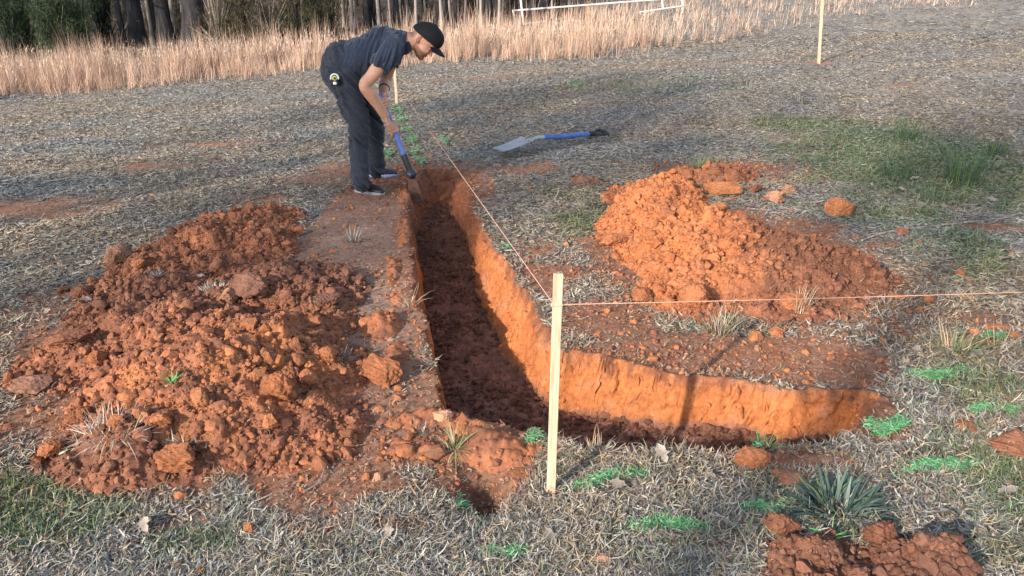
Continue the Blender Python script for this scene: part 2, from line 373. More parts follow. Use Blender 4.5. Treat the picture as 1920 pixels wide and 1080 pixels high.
# trench colours: orange clay walls, dark loose floor
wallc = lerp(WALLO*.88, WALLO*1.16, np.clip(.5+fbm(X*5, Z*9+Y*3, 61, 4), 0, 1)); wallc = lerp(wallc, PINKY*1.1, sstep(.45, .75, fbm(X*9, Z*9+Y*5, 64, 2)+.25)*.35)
wallc = lerp(wallc, MIDRED*.85, sstep(4.6, 5.4, Y)*.75)  # far end of the walls dimmed in colour, standing in for shade
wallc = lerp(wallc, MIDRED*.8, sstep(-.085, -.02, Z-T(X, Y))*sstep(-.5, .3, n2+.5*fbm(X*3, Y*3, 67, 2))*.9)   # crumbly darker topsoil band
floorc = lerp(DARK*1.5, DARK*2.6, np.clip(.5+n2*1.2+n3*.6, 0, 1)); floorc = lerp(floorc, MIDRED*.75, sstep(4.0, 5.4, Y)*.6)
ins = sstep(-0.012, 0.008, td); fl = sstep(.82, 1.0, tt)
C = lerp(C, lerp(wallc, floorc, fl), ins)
for (c, r, r2, dep) in SHADED_HOLES: C = lerp(C, DARK*.8, np.exp(-(((X-c[0])/r)**2+((Y-c[1])/r2)**2))*.8)  # shade inside the holes painted as a dark tint
VG = np.stack([X2, Y2, Z], 1)
F = grid_faces(nx, ny)
fin = (td[F] > 0.0).all(1)
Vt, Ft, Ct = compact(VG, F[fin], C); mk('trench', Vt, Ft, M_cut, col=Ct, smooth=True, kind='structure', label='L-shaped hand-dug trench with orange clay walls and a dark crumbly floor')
Vt, Ft, Ct = compact(VG, F[~fin], C); mk('ground', Vt, Ft, M_ground, col=Ct, smooth=True, kind='structure', label='grey thatch field with bare red clay patches')

# ------------------------------------------------------------------ soil mounds
def HB(x, y): return np.where(trench(x, y)[0] > -.02, T(x, y), H(x, y))
def zmound_all(x, y):
    z = H(x, y); hb = HB(x, y)
    for (L, seed) in MOUNDS: 
        s = mound(x, y, L, seed); z = np.where(s > 0, np.maximum(z, hb+s), z)
    return z
MOUNDS = [(LEFT, 200), (RIGHT, 220), (FRONT, 240), (SPOIL, 260), (CLUMP, 270), (LIP, 280)]
def left_col(x, y, n, h):
    c = lerp(MIDRED, ORANGE, np.clip(.35+n*.9+.5*(h-.5), 0, 1))
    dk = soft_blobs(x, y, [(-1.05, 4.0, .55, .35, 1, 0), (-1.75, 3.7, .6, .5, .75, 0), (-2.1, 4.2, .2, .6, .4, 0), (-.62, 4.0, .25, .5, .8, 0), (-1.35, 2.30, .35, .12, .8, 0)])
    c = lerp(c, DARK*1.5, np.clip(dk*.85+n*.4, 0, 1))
    br = soft_blobs(x, y, [(-1.02, 2.85, .35, .3, 1, 0), (-1.3, 2.6, .4, .2, .7, 0)]); return lerp(c, BRIGHT*.95, br*np.clip(.35+n*1.4, 0, 1))  # lower front brighter: sunlight painted into the clay colour
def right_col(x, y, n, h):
    c = lerp(ORANGE, np.array([.43, .150, .058]), np.clip(.4+n, 0, 1)); s = sstep(1.22, 1.42, x+.25*n-.12*(y-4.3)); c = lerp(c, MIDRED*.62+DARK*.4, s*.95)  # right half browner: its shade is painted into the soil colour
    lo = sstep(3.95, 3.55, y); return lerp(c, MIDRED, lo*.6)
def front_col(x, y, n, h): return lerp(MIDRED*.85, DARK*1.5, np.clip(.5+n*1.2, 0, 1))
def clump_col(x, y, n, h): return lerp(MIDRED*.8, PINKY*.6, np.clip(.3+n*1.4, 0, 1))
def lip_col(x, y, n, h): return lerp(ORANGE, MIDRED, np.clip(.5+n*1.2, 0, 1))
def spoil_col(x, y, n, h): return lerp(MIDRED, ORANGE*.8, np.clip(.4+n*1.2, 0, 1))
def build_mound(L, seed, colf, label, res=.0095, counts=(3000, 260), cat='dirt pile', name='soil_mound', big=.032, rag=1.0):
    x0 = min(a[0]-a[2]*1.5-.15 for a in L); x1 = max(a[0]+a[2]*1.5+.15 for a in L); y0 = min(a[1]-a[3]*1.5-.15 for a in L); y1 = max(a[1]+a[3]*1.5+.15 for a in L)
    ax = np.arange(x0, x1, res); ay = np.arange(y0, y1, res); X, Y = np.meshgrid(ax, ay); X = X.ravel(); Y = Y.ravel()
    s, h = mound_d(X, Y, L, seed, rag); hh = H(X, Y)
    Z = (HB(X, Y) if name != 'spoil_lip' else hh)+s-.012
    n = fbm(X*6, Y*6, seed+9, 4)
    C = colf(X, Y, n, h)*(1+.25*(h-.5))[:, None]
    F = grid_faces(len(ax), len(ay)); keep = (s[F] > .002).all(1)
    V, F, C = compact(np.stack([X, Y, Z], 1), F[keep], C)
    # ground contact: skirt is sunk by the -.012 above
    root = mk(name, V, F, M_soil, col=C, smooth=True, label=label, cat=cat)
    # crumbs lying all over it
    geo = []
    for (cnt, sub, lo, hi, pw) in ((counts[0], 1, .0035, .015, 1.9), (counts[1], 2, .013, big, 1.9)):
        px = rng.uniform(x0, x1, cnt*6); py = rng.uniform(y0, y1, cnt*6); s = mound(px, py, L, seed, rag)
        ok = (s > (.0 if sub == 1 else .01)) & (trench(px, py)[0] < .05); px = px[ok][:cnt]; py = py[ok][:cnt]; sd, h = mound_d(px, py, L, seed, rag)
        base = H(px, py) if name == 'spoil_lip' else HB(px, py); z = base+sd-.012
        u = rng.random(len(px)); size = lo*(hi/lo)**(u**pw)*np.clip(1+.9*fbm(px*3, py*3, seed+30, 2), .5, 1.7)
        c = colf(px, py, fbm(px*6, py*6, seed+9, 4)+rng.normal(0, .35, len(px)), rng.random(len(px)))*rng.uniform(.75, 1.25, (len(px), 1))
        v, f, cc = clod_field(np.stack([px, py, z], 1), size, sub, c, sink=.35, jit=.10 if sub == 1 else .05); geo.append((v, f, cc))
    v, f, cc = cat_geo(geo); mk('loose_crumbs', v, f, M_soil, parent=root, col=cc, kind='stuff')
    return root
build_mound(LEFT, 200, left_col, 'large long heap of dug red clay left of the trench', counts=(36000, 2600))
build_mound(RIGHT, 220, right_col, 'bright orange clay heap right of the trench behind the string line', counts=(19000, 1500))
build_mound(FRONT, 240, front_col, 'dark red-brown soil heap below the broad-bladed dark grass clump', counts=(8000, 420), res=.007, big=.024)
build_mound(SPOIL, 260, spoil_col, 'low scatter of reddish clods on the grass behind the orange heap', counts=(800, 130))
build_mound(CLUMP, 270, clump_col, 'small isolated lump of red soil on the grey thatch below the shovel handle', counts=(120, 16), res=.007)
build_mound(LIP, 280, lip_col, 'crumbly orange spill of clay along the left rim of the trench', counts=(1300, 120), name='spoil_lip', cat='dirt spill', res=.008, rag=.6)

# loose crumbs on the trench floor and strewn on the ground
def scatter_crumbs(name, n, box, accept, colf, lo, hi, sub, label, pw=2.0):
    px = rng.uniform(box[0], box[1], n*8); py = rng.uniform(box[2], box[3], n*8); ok = accept(px, py); px = px[ok][:n]; py = py[ok][:n]
    z = Hd(px, py)[0]; size = lo*(hi/lo)**(rng.random(len(px))**pw)
    return clod_field(np.stack([px, py, z], 1), size, sub, colf(px, py), sink=.3, jit=.08)
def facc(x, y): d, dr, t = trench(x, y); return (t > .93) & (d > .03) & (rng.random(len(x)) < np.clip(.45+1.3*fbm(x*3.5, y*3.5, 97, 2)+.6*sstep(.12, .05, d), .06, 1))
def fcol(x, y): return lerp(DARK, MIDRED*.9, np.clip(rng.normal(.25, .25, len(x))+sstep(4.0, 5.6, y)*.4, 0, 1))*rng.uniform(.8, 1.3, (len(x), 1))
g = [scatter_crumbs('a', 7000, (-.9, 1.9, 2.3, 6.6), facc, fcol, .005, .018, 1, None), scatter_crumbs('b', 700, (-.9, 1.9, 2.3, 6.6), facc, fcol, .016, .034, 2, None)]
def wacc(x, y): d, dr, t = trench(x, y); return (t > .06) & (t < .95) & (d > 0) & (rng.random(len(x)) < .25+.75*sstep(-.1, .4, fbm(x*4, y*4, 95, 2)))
def wcol(x, y): t = trench(x, y)[2]; return lerp(lerp(MIDRED*.9, WALLO*1.05, sstep(.15, .4, t)), MIDRED*.75, sstep(4.5, 5.4, y)*.8)*rng.uniform(.75, 1.2, (len(x), 1))  # crumbs at the far end carry the same painted dimming
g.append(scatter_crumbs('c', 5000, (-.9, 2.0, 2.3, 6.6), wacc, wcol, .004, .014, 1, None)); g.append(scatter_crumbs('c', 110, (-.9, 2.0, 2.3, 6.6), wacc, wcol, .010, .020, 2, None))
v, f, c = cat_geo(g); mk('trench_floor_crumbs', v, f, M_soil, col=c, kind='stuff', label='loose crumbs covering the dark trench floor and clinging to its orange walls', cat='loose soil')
def inm(x, y):
    s = np.zeros(len(x)) - 1
    for (L, sd) in MOUNDS[:4]: s = np.maximum(s, mound(x, y, L, sd))
    return s
NEARM = soft_blobs
SPREAD = [(1.32, 4.2, 1.15, 1.25, .9, 0), B(1560, 880, 260, 60, .45), (-1.25, 3.4, 1.25, 1.5, .7, 0), B(800, 850, 220, 120, .8), B(1250, 690, 380, 80, .9), B(1400, 320, 220, 30, .6), B(780, 360, 140, 60, .8), B(1750, 600, 200, 100, .22), (.95, 1.75, .5, .4, .5, 0)]
def gacc(x, y):
    p = soft_blobs(x, y, SPREAD); return (rng.random(len(x)) < p**2+.018) & (trench(x, y)[0] < -.005) & (inm(x, y) < .01)
def gcol(x, y): 
    c = pick([ORANGE, MIDRED, BRIGHT*.9, PINKY*.8, DARK*1.6], [.34, .30, .12, .14, .10], len(x)); return c
g = [scatter_crumbs('a', 12000, (-2.9, 3.4, 1.5, 7.5), gacc, gcol, .004, .014, 1, None), scatter_crumbs('b', 950, (-2.9, 3.4, 1.5, 7.5), gacc, gcol, .013, .026, 2, None)]
v, f, c = cat_geo(g); mk('strewn_crumbs', v, f, M_soil, col=c, kind='stuff', label='small red clay crumbs strewn over the ground round the dig', cat='loose soil')

# individual bigger clods
def single_clod(px, py, r, col, label, group=None, name='soil_clod', ani=(1, 1, .8), sub=4, up=0.0, embed=.3, sharp=False):
    p = G(px, py, up); z = float(zmound_all(np.array([p[0]]), np.array([p[1]]))[0])
    for _ in range(12):
        p = G(px, py, z-float(T(p[0], p[1]))); z = float(zmound_all(np.array([p[0]]), np.array([p[1]]))[0])
    if up > 0 or px < 700: r = r*.80
    V, f = clods(1, 5, planes=14, jit=0, lo=.5 if sharp else .58, hi=.92, aniso=.2)
    v = V[0]; nn = v/np.linalg.norm(v, axis=1, keepdims=True)
    sd_ = int(px) % 90; dd = .07*(fbm(nn[:, 0]*3, nn[:, 1]*3, sd_, 4)+fbm(nn[:, 1]*3+7, nn[:, 2]*3, sd_+1, 4)+fbm(nn[:, 2]*3+3, nn[:, 0]*3, sd_+2, 4))
    wt = np.abs(nn)**4; wt /= wt.sum(1, keepdims=True); w_ = sum(wt[:, q]*worley(nn[:, (q+1) % 3]*4+q*9, nn[:, (q+2) % 3]*4, sd_+q)[0] for q in range(3))
    v = v*(1+(dd+(.5-w_)*.13*(.3 if sharp else 1))+rng.normal(0, .008, len(v)))[:, None]*np.array(ani)*r
    q = v/r*9; v = v*(1+.05*np.sin(q[:, 0:1]*1.7+3)*np.sin(q[:, 1:2]*2.1)*np.sin(q[:, 2:3]*1.9+1))
    v[:, 2] += r*ani[2]*(0.75-embed)
    c = np.array(col)*(1+.18*np.sin(v[:, 0]/r*3+1)*np.cos(v[:, 1]/r*4))[:, None]
    o = mk(name, v, f, M_soil, col=c, smooth=False, label=label, cat='clod', group=group); o.location = (p[0], p[1], z)
    return o
S = single_clod
S(222, 492, .125, PINKY*.62, 'big rounded pinkish-brown clod at the upper left corner of the left heap', ani=(1.05, .8, .78))
S(720, 712, .085, ORANGE*.85, 'round orange clod sitting alone on the path right of the left heap', ani=(1.05, 1, .95))
S(1348, 362, .115, BRIGHT*.95, 'flat-topped brick-like orange block on top of the right heap', ani=(1.25, .8, .55), sharp=True)
S(1572, 402, .105, BRIGHT, 'round bright orange clod standing on the grass right of the orange heap', ani=(1, 1, 1.0))
S(1150, 455, .09, ORANGE, 'crescent of orange clay lying on grass left of the orange heap', ani=(1.3, .8, .55))
S(1690, 440, .045, MIDRED*1.2, 'small red clod at the end of a pale stick on the right grass')
S(1452, 378, .075, PINKY*.85, 'pinkish clod on the crest behind the orange heap')
S(1478, 362, .06, PINKY*.75, 'smaller pinkish clod farthest back of the pair behind the orange heap')
S(1415, 358, .055, MIDRED, 'reddish clod in the grass just right of the brick-like block')
S(1800, 516, .035, ORANGE, 'lone small orange clod on grass above the right string', ani=(1, 1, .8))
S(1738, 566, .034, BRIGHT*.95, 'small orange clod right under the string, the rightmost of the two there')
S(1682, 560, .036, BRIGHT*.95, 'small flat orange clod touching the string at the right foot of the heap', ani=(1.3, 1, .6))
S(1300, 572, .085, ORANGE, 'large upright orange clod at the front foot of the orange heap crossed by the string', ani=(.9, .8, 1.1))
S(1205, 560, .06, ORANGE*.8, 'brown-orange clod at the front left foot of the orange heap')
S(1482, 582, .06, ORANGE*.9, 'broad orange clod in front of the dark side of the right heap', ani=(1.2, 1, .7))
S(1417, 636, .038, BRIGHT*.9, 'round orange clod between the heap and the short trench arm')
S(1455, 626, .040, ORANGE, 'cracked orange clod next to the round one between heap and short trench arm')
S(1410, 868, .075, ORANGE*.95, 'orange clod lying in front of the near rim of the trench beside a grass sprout', ani=(1.15, .8, .6))
S(1485, 905, .06, MIDRED*1.3, 'soft reddish clod left of the broad-bladed grass clump', ani=(1.2, .9, .5))
S(1460, 1000, .062, MIDRED, 'rounded chunk forming the left shoulder of the front soil heap', ani=(1, .8, 1))
S(1650, 1012, .060, MIDRED*.8, 'dark chunk forming the right shoulder of the front soil heap', ani=(1, 1, .8))
S(1900, 848, .075, MIDRED*1.1, 'dark red clod at the right edge of the photo', ani=(1.2, .9, .7))
S(467, 1000, .036, ORANGE*.9, 'small upright orange clod alone in the foreground thatch', ani=(.8, .7, 1.1))
S(832, 790, .038, PINKY*1.1, 'pale pinkish clod beside the trench corner on the left rim', ani=(1.1, .8, .8))
S(1815, 805, .05, ORANGE*.8, 'flat smeared orange clod among the painted marks on the right', ani=(.9, 1.2, .35))
S(1127, 1055, .042, PINKY*1.1, 'pale orange clod at the bottom edge between the painted marks', ani=(1, .8, .4))
S(1875, 618, .05, ORANGE, 'long flat orange clod behind the thin grass tuft at the right', ani=(1.6, .6, .4))
S(1900, 632, .03, ORANGE, 'tiny orange clod at the right edge next to the grass tuft')
S(470, 545, .13, DARK*1.5+PINKY*.08, 'largest dark grey-brown lump on the crest of the left heap', ani=(1.1, .8, .7), up=.1)
S(430, 562, .07, PINKY*.7, 'pale pinkish clod leaning on the dark lump of the left heap', up=.1)
S(60, 730, .11, DARK*1.8+PINKY*.15, 'broad grey-brown slab at the left foot of the left heap', ani=(1.2, .8, .6), sharp=True)
S(260, 500, .055, ORANGE*.9, 'orange clod next to the big pinkish one on the left heap')
S(155, 552, .065, MIDRED*.8, 'dark reddish clod off the left side of the heap, lying on grey thatch')
S(120, 548, .045, MIDRED*.75, 'smaller dark clod left of its twin on grey thatch beside the left heap')
S(130, 640, .10, MIDRED*.85, 'flat reddish slab on the left shoulder of the left heap', ani=(1.3, .9, .5), sharp=True)
S(210, 618, .09, MIDRED, 'angular red slab at the top left of the left heap', ani=(1.1, .8, .6), sharp=True)
S(520, 740, .10, ORANGE*.8, 'tall rough orange chunk with a dark hollow below it on the left heap', ani=(.9, .7, 1.1), up=.08)
S(507, 798, .05, BRIGHT*.9, 'bright orange clod near the lower edge of the left heap', sharp=True)
S(580, 722, .055, ORANGE, 'orange clod right of the tall rough chunk on the left heap', up=.05)
S(618, 690, .055, ORANGE*.9, 'orange clod on the right flank of the left heap', up=.03)
S(185, 680, .06, ORANGE*.7, 'smaller slab of red clay between two larger ones on the left heap', up=.05)
S(98, 845, .055, ORANGE*.85, 'orange clod at the lower left tip of the left heap')
S(300, 792, .055, ORANGE*.95, 'pointed orange clod on the front of the left heap beside a pale root', ani=(1.2, .8, .7), up=.05)
S(150, 790, .06, ORANGE*.7, 'rounded clod low on the left front of the left heap', up=.02)
S(220, 795, .045, BRIGHT*.85, 'sharp bright clod in the front of the left heap', up=.04, sharp=True)
S(330, 870, .09, ORANGE*.75, 'big clod at the very front foot of the left heap', up=.04)
S(610, 575, .09, DARK*1.7, 'dark crumbly lump at the right end of the left heap', up=.06)
grp = 'medium clods lying on the clay heaps'
k = 0
for (L, seed, cf, n, lo, hi) in ((LEFT, 200, left_col, 52, .022, .042), (RIGHT, 220, right_col, 48, .022, .042), (FRONT, 240, front_col, 10, .016, .030), (SPOIL, 260, spoil_col, 14, .03, .05)):
    tries = 0; m = 0
    while m < n and tries < 6000:
        tries += 1
        a = L[rng.integers(len(L))]; x = a[0]+rng.normal(0, a[2]*.55); y = a[1]+rng.normal(0, a[3]*.55); xa, ya = np.array([x]), np.array([y])
        s = float(mound(xa, ya, L, seed)[0])
        if s < .005 or s > .9: continue
        if trench(xa, ya)[0][0] > -.03: continue
        r = rng.uniform(lo, hi); z = float(HB(xa, ya)[0])+s-.008
        V, f = clods(1, 4, planes=12, jit=.022, lo=.52, hi=.9, aniso=.3); v = V[0]*r; v[:, 2] += r*.18
        c = cf(xa, ya, np.array([rng.normal(.15, .3)]), np.array([.6]))[0]*rng.uniform(.85, 1.25)
        nm = ['left heap', 'right orange heap', 'front heap', 'low scatter behind the orange heap'][[LEFT, RIGHT, FRONT, SPOIL].index(L)]
        o = mk('soil_clod', v, f, M_soil, col=np.repeat(c[None], len(v), 0), label='fist-sized clay clod among many alike on the '+nm, cat='clod', group='fist-sized clods on the '+nm); o.location = (x, y, z); m += 1
# ------------------------------------------------------------------ thatch, straw and grass
CREAM = [.55, .48, .39]; GREY1 = [.23, .212, .20]; GREY2 = [.38, .355, .33]; GREY3 = [.105, .095, .088]; STRAW = [.43, .31, .19]; BRN = [.17, .11, .07]
GRN1 = [.085, .135, .05]; GRN2 = [.15, .20, .08]; GRN3 = [.045, .085, .05]
def polar(N, r0, r1, half=R(39)):
    r = r0*(r1/r0)**rng.random(N); a = rng.uniform(-half, half, N); return r*np.sin(a), r*np.cos(a), r
def on_ground(x, y, mnd=True):
    z = Hd(x, y)[0]
    if mnd:
        hb = HB(x, y)
        for (L, seed) in MOUNDS[:4]: s = mound(x, y, L, seed); z = np.where(s > 0, np.maximum(z, hb+s), z)
    return z
def thatch(N, r0, r1, kindw, lenr, widr, tiltr, colf, nseg=2, soilk=.12, lift=.012, curl=.5):
    x, y, r = polar(N, r0, r1); soil, g, wm = masks(x, y); td = trench(x, y)[0]; im = inm(x, y)
    p = kindw(soil, g, wm, x, y); keep = (rng.random(N) < p) & (td < -.003) & ((im < .010) | (rng.random(N) < .03))
    x, y, r, soil, g, wm = x[keep], y[keep], r[keep], soil[keep], g[keep], wm[keep]; n = len(x)
    sc = np.clip(r/3.2, .85, 1.7)**.6
    ln = rng.uniform(*lenr, n)*sc*(1-.45*soil); wd = rng.uniform(*widr, n)*np.clip(r/2.6, .8, 6)**.55
    z = on_ground(x, y)+rng.uniform(0, lift, n)
    tl = rng.uniform(*tiltr, n); tl = np.where(r > 4.5, np.clip(tl+.25, 0, 1.6), tl); cc = colf(n, g, wm, soil); k = .45*sstep(3.5, 7, r)+.20
    pt = fbm(x*.55, y*.9, 360, 3)+.5*fbm(x*2.4, y*3, 364, 2); tint = lerp([.215, .215, .210], [.275, .235, .185], np.clip(.5+pt*1.1, 0, 1)); tint = lerp(tint, [.155, .195, .105], g*.9)
    cc = cc*(1-k[:, None])+tint*k[:, None]; cc = lerp(cc, np.array([.26, .15, .10]), soil*.62); cc = cc*lerp([.94, .99, .99], [1.07, 1.0, .88], np.clip(.5+pt*1.1, 0, 1))*rng.uniform(.8, 1.2, (n, 1))
    return blades(np.stack([x, y, z], 1), rng.uniform(0, 6.283, n), tl, ln, wd, rng.normal(0, .12, n), rng.normal(0, curl, n), nseg, cc, flat=.9, tip=.4)
def lit_col(n, g, wm, soil):
    c = pick([GREY1, GREY2, GREY3, CREAM, BRN, STRAW, [.24, .13, .085]], [.20, .20, .19, .11, .13, .11, .06], n)
    c = lerp(c, pick([STRAW, CREAM], [.7, .3], n), (rng.random(n) < wm*.8+soil*.25).astype(float)*.8)
    return lerp(c, pick([GRN1, GRN2, GRN3], [.4, .25, .35], n), (rng.random(n) < np.clip(g*.75, 0, .65)).astype(float)*.8)
def straw_col(n, g, wm, soil): return lerp(pick([STRAW, CREAM, GREY2, BRN], [.35, .22, .3, .13], n), pick([GRN1, GRN2], [.5, .5], n), (rng.random(n) < g*.35).astype(float)*.7)
def grn_col(n, g, wm, soil): return lerp(pick([GRN1, GRN2, GRN3], [.4, .25, .35], n), pick([[.34, .33, .15]], [1], n), wm*.5)
# tall broomsedge
EDGE_PX = [(-300, 230), (0, 186), (200, 172), (400, 150), (600, 132), (830, 120), (1000, 116), (1150, 104), (1300, 84), (1420, 66), (1540, 44), (1700, 18), (1900, 4)]
EDGE = np.array([G(*p)[:2] for p in EDGE_PX])
FOR_PX = [(-500, 146), (0, 136), (200, 124), (400, 106), (640, 88), (960, 60), (1100, 34)]
FORE = np.array([G(*p)[:2] for p in FOR_PX])
print('edge', EDGE.round(1).tolist(), 'forest', FORE.round(1).tolist())
def edge_y(x): return np.interp(x, EDGE[:, 0], EDGE[:, 1])
def fore_y(x): 
    return np.where(x > FORE[-1, 0], FORE[-1, 1]+(x-FORE[-1, 0])*2.0, np.interp(x, FORE[:, 0], FORE[:, 1]))
def r_fade(y): return sstep(3.5, 9, y)*.75
def far_col(n, g, wm, soil): return lit_col(n, g, wm, soil)*.95
g = [thatch(60000, 15, 42, lambda s, g, w, x, y: (y < fore_y(x)+1.5)*1.0, (.04, .09), (.004, .009), (1.0, 1.55), far_col, 2, lift=.01),
     thatch(560000, 1.45, 17, lambda s, g, w, x, y: 1-.93*s, (.014, .042), (.0032, .0080), (.95, 1.6), lit_col, 2, lift=.010, curl=.3),
     thatch(26000, 1.45, 5, lambda s, g, w, x, y: np.clip(.4+fbm(x*3, y*3, 370, 3)*1.5, 0, 1)*(1-.6*s), (.010, .028), (.006, .014), (1.2, 1.6), lambda n, g, w, s: pick([[.22, .13, .085], [.13, .085, .06], [.30, .20, .15], [.10, .09, .085]], [.3, .3, .2, .2], n), 2, lift=.016, curl=.2),
     thatch(120000, 1.45, 13, lambda s, g, w, x, y: (1-.92*s)*np.clip(1-r_fade(y), .2, 1)*np.clip(.55+fbm(x*4, y*4, 300, 2), .1, 1), (.03, .085), (.0018, .0034), (1.0, 1.6), straw_col, 4, lift=.018, curl=.45)]
v, f, c = cat_geo(g); mk('thatch', v, f, M_blade, col=c, kind='stuff', label='flattened grey and straw-coloured dead grass littering the field', cat='dead grass')
g = [thatch(170000, 1.45, 14, lambda s, g, w, x, y: np.clip(g*1.1+.03+.16*sstep(4.2, 2.6, y), 0, 1)*(1-s)*np.clip(.6+fbm(x*5, y*5, 310, 2), .1, 1), (.025, .065), (.0022, .0042), (.2, 1.25), grn_col, 3, lift=.002, curl=.25)]
v, f, c = cat_geo(g); mk('green_grass', v, f, M_blade, col=c, kind='stuff', label='short green grass growing in patches through the dead thatch', cat='grass')

def sedge(N, box, h0, h1, wr, colw, dens, nseg=4):
    x = rng.uniform(box[0], box[1], N); y = rng.uniform(box[2], box[3], N); e = y-edge_y(x)+.95*fbm(x*.9, y*.9, 330, 3)+.12*rng.normal(0, 1, N)
    nn = fbm(x*1.1, y*1.1, 333, 3); p = dens(x, y, e, nn)
    keep = (rng.random(N) < p) & (np.abs(np.arctan2(x, y)) < R(40)); x, y, e, nn = x[keep], y[keep], e[keep], nn[keep]; n = len(x)
    # gather stems into clumps
    cl = rng.random(n) < .75; q = .22; ax = (np.floor(x/q)+rng.random(n)*0+.5)*q; ay = (np.floor(y/q)+.5)*q
    jx = perlin(ax*7.3, ay*3.1, 340)*.12; jy = perlin(ax*2.3, ay*8.1, 341)*.12
    x = np.where(cl, ax+jx*2+(x-ax)*.40, x); y = np.where(cl, ay+jy*2+(y-ay)*.40, y); hk = 1+1.5*perlin(ax*5.1, ay*4.3, 343)
    hh = (h0+(h1-h0)*rng.random(n)**1.3)*np.clip(1+.7*fbm(x*.8, y*1.3, 346, 2), .6, 1.35)*np.clip(hk, .45, 1.55)*np.clip(.75+.5*nn+.25*sstep(0, 1.5, e), .35, 1.3)*np.where(x > 1.5, np.clip(1-.10*(x-1.5), .5, 1), 1)
    return blades(np.stack([x, y, T(x, y)-.01], 1), rng.normal(0, 1.0, n)+6*perlin(ax*3.3, ay*2.9, 347), np.abs(rng.normal(0, .25, n)+.9*perlin(ax*4.3, ay*5.9, 348))*np.where(x > 1.5, 1.6, 1), hh, rng.uniform(*wr, n), rng.normal(.05, .12, n), rng.normal(0, .25, n), nseg, colw(n, x, y, nn), flat=.5, tip=.12)
def sedge_col(n, x, y, nn):
    c = pick([[.54, .35, .25], [.62, .44, .33], [.45, .29, .21], [.30, .20, .15], [.60, .49, .39]], [.32, .25, .2, .1, .13], n)
    gr = np.clip(sstep(1.0, 4.5, x)*.55+.35*(-nn), 0, .85); return lerp(c, pick([[.30, .26, .22], [.22, .19, .16], [.42, .37, .31]], [.4, .3, .3], n), (rng.random(n) < gr).astype(float))
def dn(x, y, e, nn):
    p = sstep(-.15, .5, e)*np.clip(.70+nn*1.5, .06, 1); p = p*np.where(y > fore_y(x)+.3, .05, 1.0)*np.where((e < .9) & (nn < -.1), .45, 1)
    right = sstep(.8, 5.0, x); return p*(1-right*np.clip(.70-nn*2.6, .1, .97))
def seedheads(N):
    x = rng.uniform(-10, 9, N); y = rng.uniform(7, 16, N); e = y-edge_y(x); keep = (e > .3) & (y < fore_y(x)+.4) & (np.abs(np.arctan2(x, y)) < R(40)) & ((x < 2) | (rng.random(N) < .3)); x, y = x[keep], y[keep]; n = len(x)
    h = rng.uniform(.38, .62, n)*np.where(x > 1.5, .6, 1); m = 5; P = np.repeat(np.stack([x, y, T(x, y)+h*.8], 1), m, 0); P += rng.normal(0, 1, P.shape)*np.array([.018, .018, .06])
    return blades(P, rng.uniform(0, 6.28, n*m), np.abs(rng.normal(.3, .4, n*m)), rng.uniform(.03, .07, n*m), rng.uniform(.004, .009, n*m), rng.normal(.1, .2, n*m), rng.normal(0, .3, n*m), 2, pick([[.68, .56, .45], [.60, .45, .34], [.50, .36, .26]], [.4, .4, .2], n*m), flat=.8, tip=.3)
g = [seedheads(9000), sedge(330000, (-10, 11, 7.0, 16), .30, .58, (.0025, .0065), sedge_col, dn, 5), sedge(60000, (-6, 22, 13, 30), .3, .5, (.008, .014), sedge_col, dn, 3)]
v, f, c = cat_geo(g); mk('tall_dry_grass', v, f, M_blade, col=c, kind='stuff', label='strip of tall pinkish-tan dry grass standing along the forest edge', cat='tall grass')

# painted marks: sprayed blades and litter
PAINT = [(1758, 697, 66, 9, .06), (1664, 797, 46, 15, .15), (1762, 875, 82, 13, .1), (1436, 949, 55, 11, .12), (1252, 986, 86, 13, .0), (953, 1035, 50, 10, 0), (1138, 897, 80, 12, .18), (869, 936, 16, 15, 0),
         (1842, 761, 30, 7, 0), (1000, 823, 22, 12, 0), (1862, 632, 30, 5, 0), (950, 463, 9, 6, 0), (1418, 835, 12, 8, 0), (744, 206, 13, 8, 0), (752, 226, 12, 8, 0), (764, 246, 11, 7, 0), (774, 266, 12, 8, 0), (779, 286, 12, 8, 0), (789, 305, 12, 8, 0),
         (727, 290, 12, 9, 0), (833, 266, 12, 8, 0), (1080, 158, 18, 4, 0), (1895, 765, 20, 9, 0)]
PL = ['top right painted dash behind the broad grass clump', 'painted dash just right of the end of the short trench arm', 'long painted dash on the right, right of the broad grass clump', 'painted dash touching the left side of the broad grass clump',
      'widest painted dash in the bottom middle foreground', 'painted dash at the bottom edge, lowest of all', 'painted dash running right from the foot of the near stake', 'square green dab left of the near stake beside the dark hole',
      'faint painted spot at the right, above the long dash', 'small green dab on the trench corner left of the near stake', 'narrow painted dash behind the thin grass tuft at far right', 'tiny green speck on the right rim of the long trench arm', 'green-tipped sprig at the near rim of the short trench arm',
      'green dot at the foot of the stake behind the digger', 'second green dot down from the stake behind the digger', 'third green dot of the dotted line behind the digger', 'fourth green dot of the dotted line behind the digger', 'fifth green dot of the dotted line, one short of the last', 'last green dot of the dotted line, nearest the head of the trench',
      'green smudge between the legs and the tool handle', 'faint green smudge right of the dotted line', 'pale green sprig alone in the middle of the far field', 'green spot cut by the right edge of the photo']
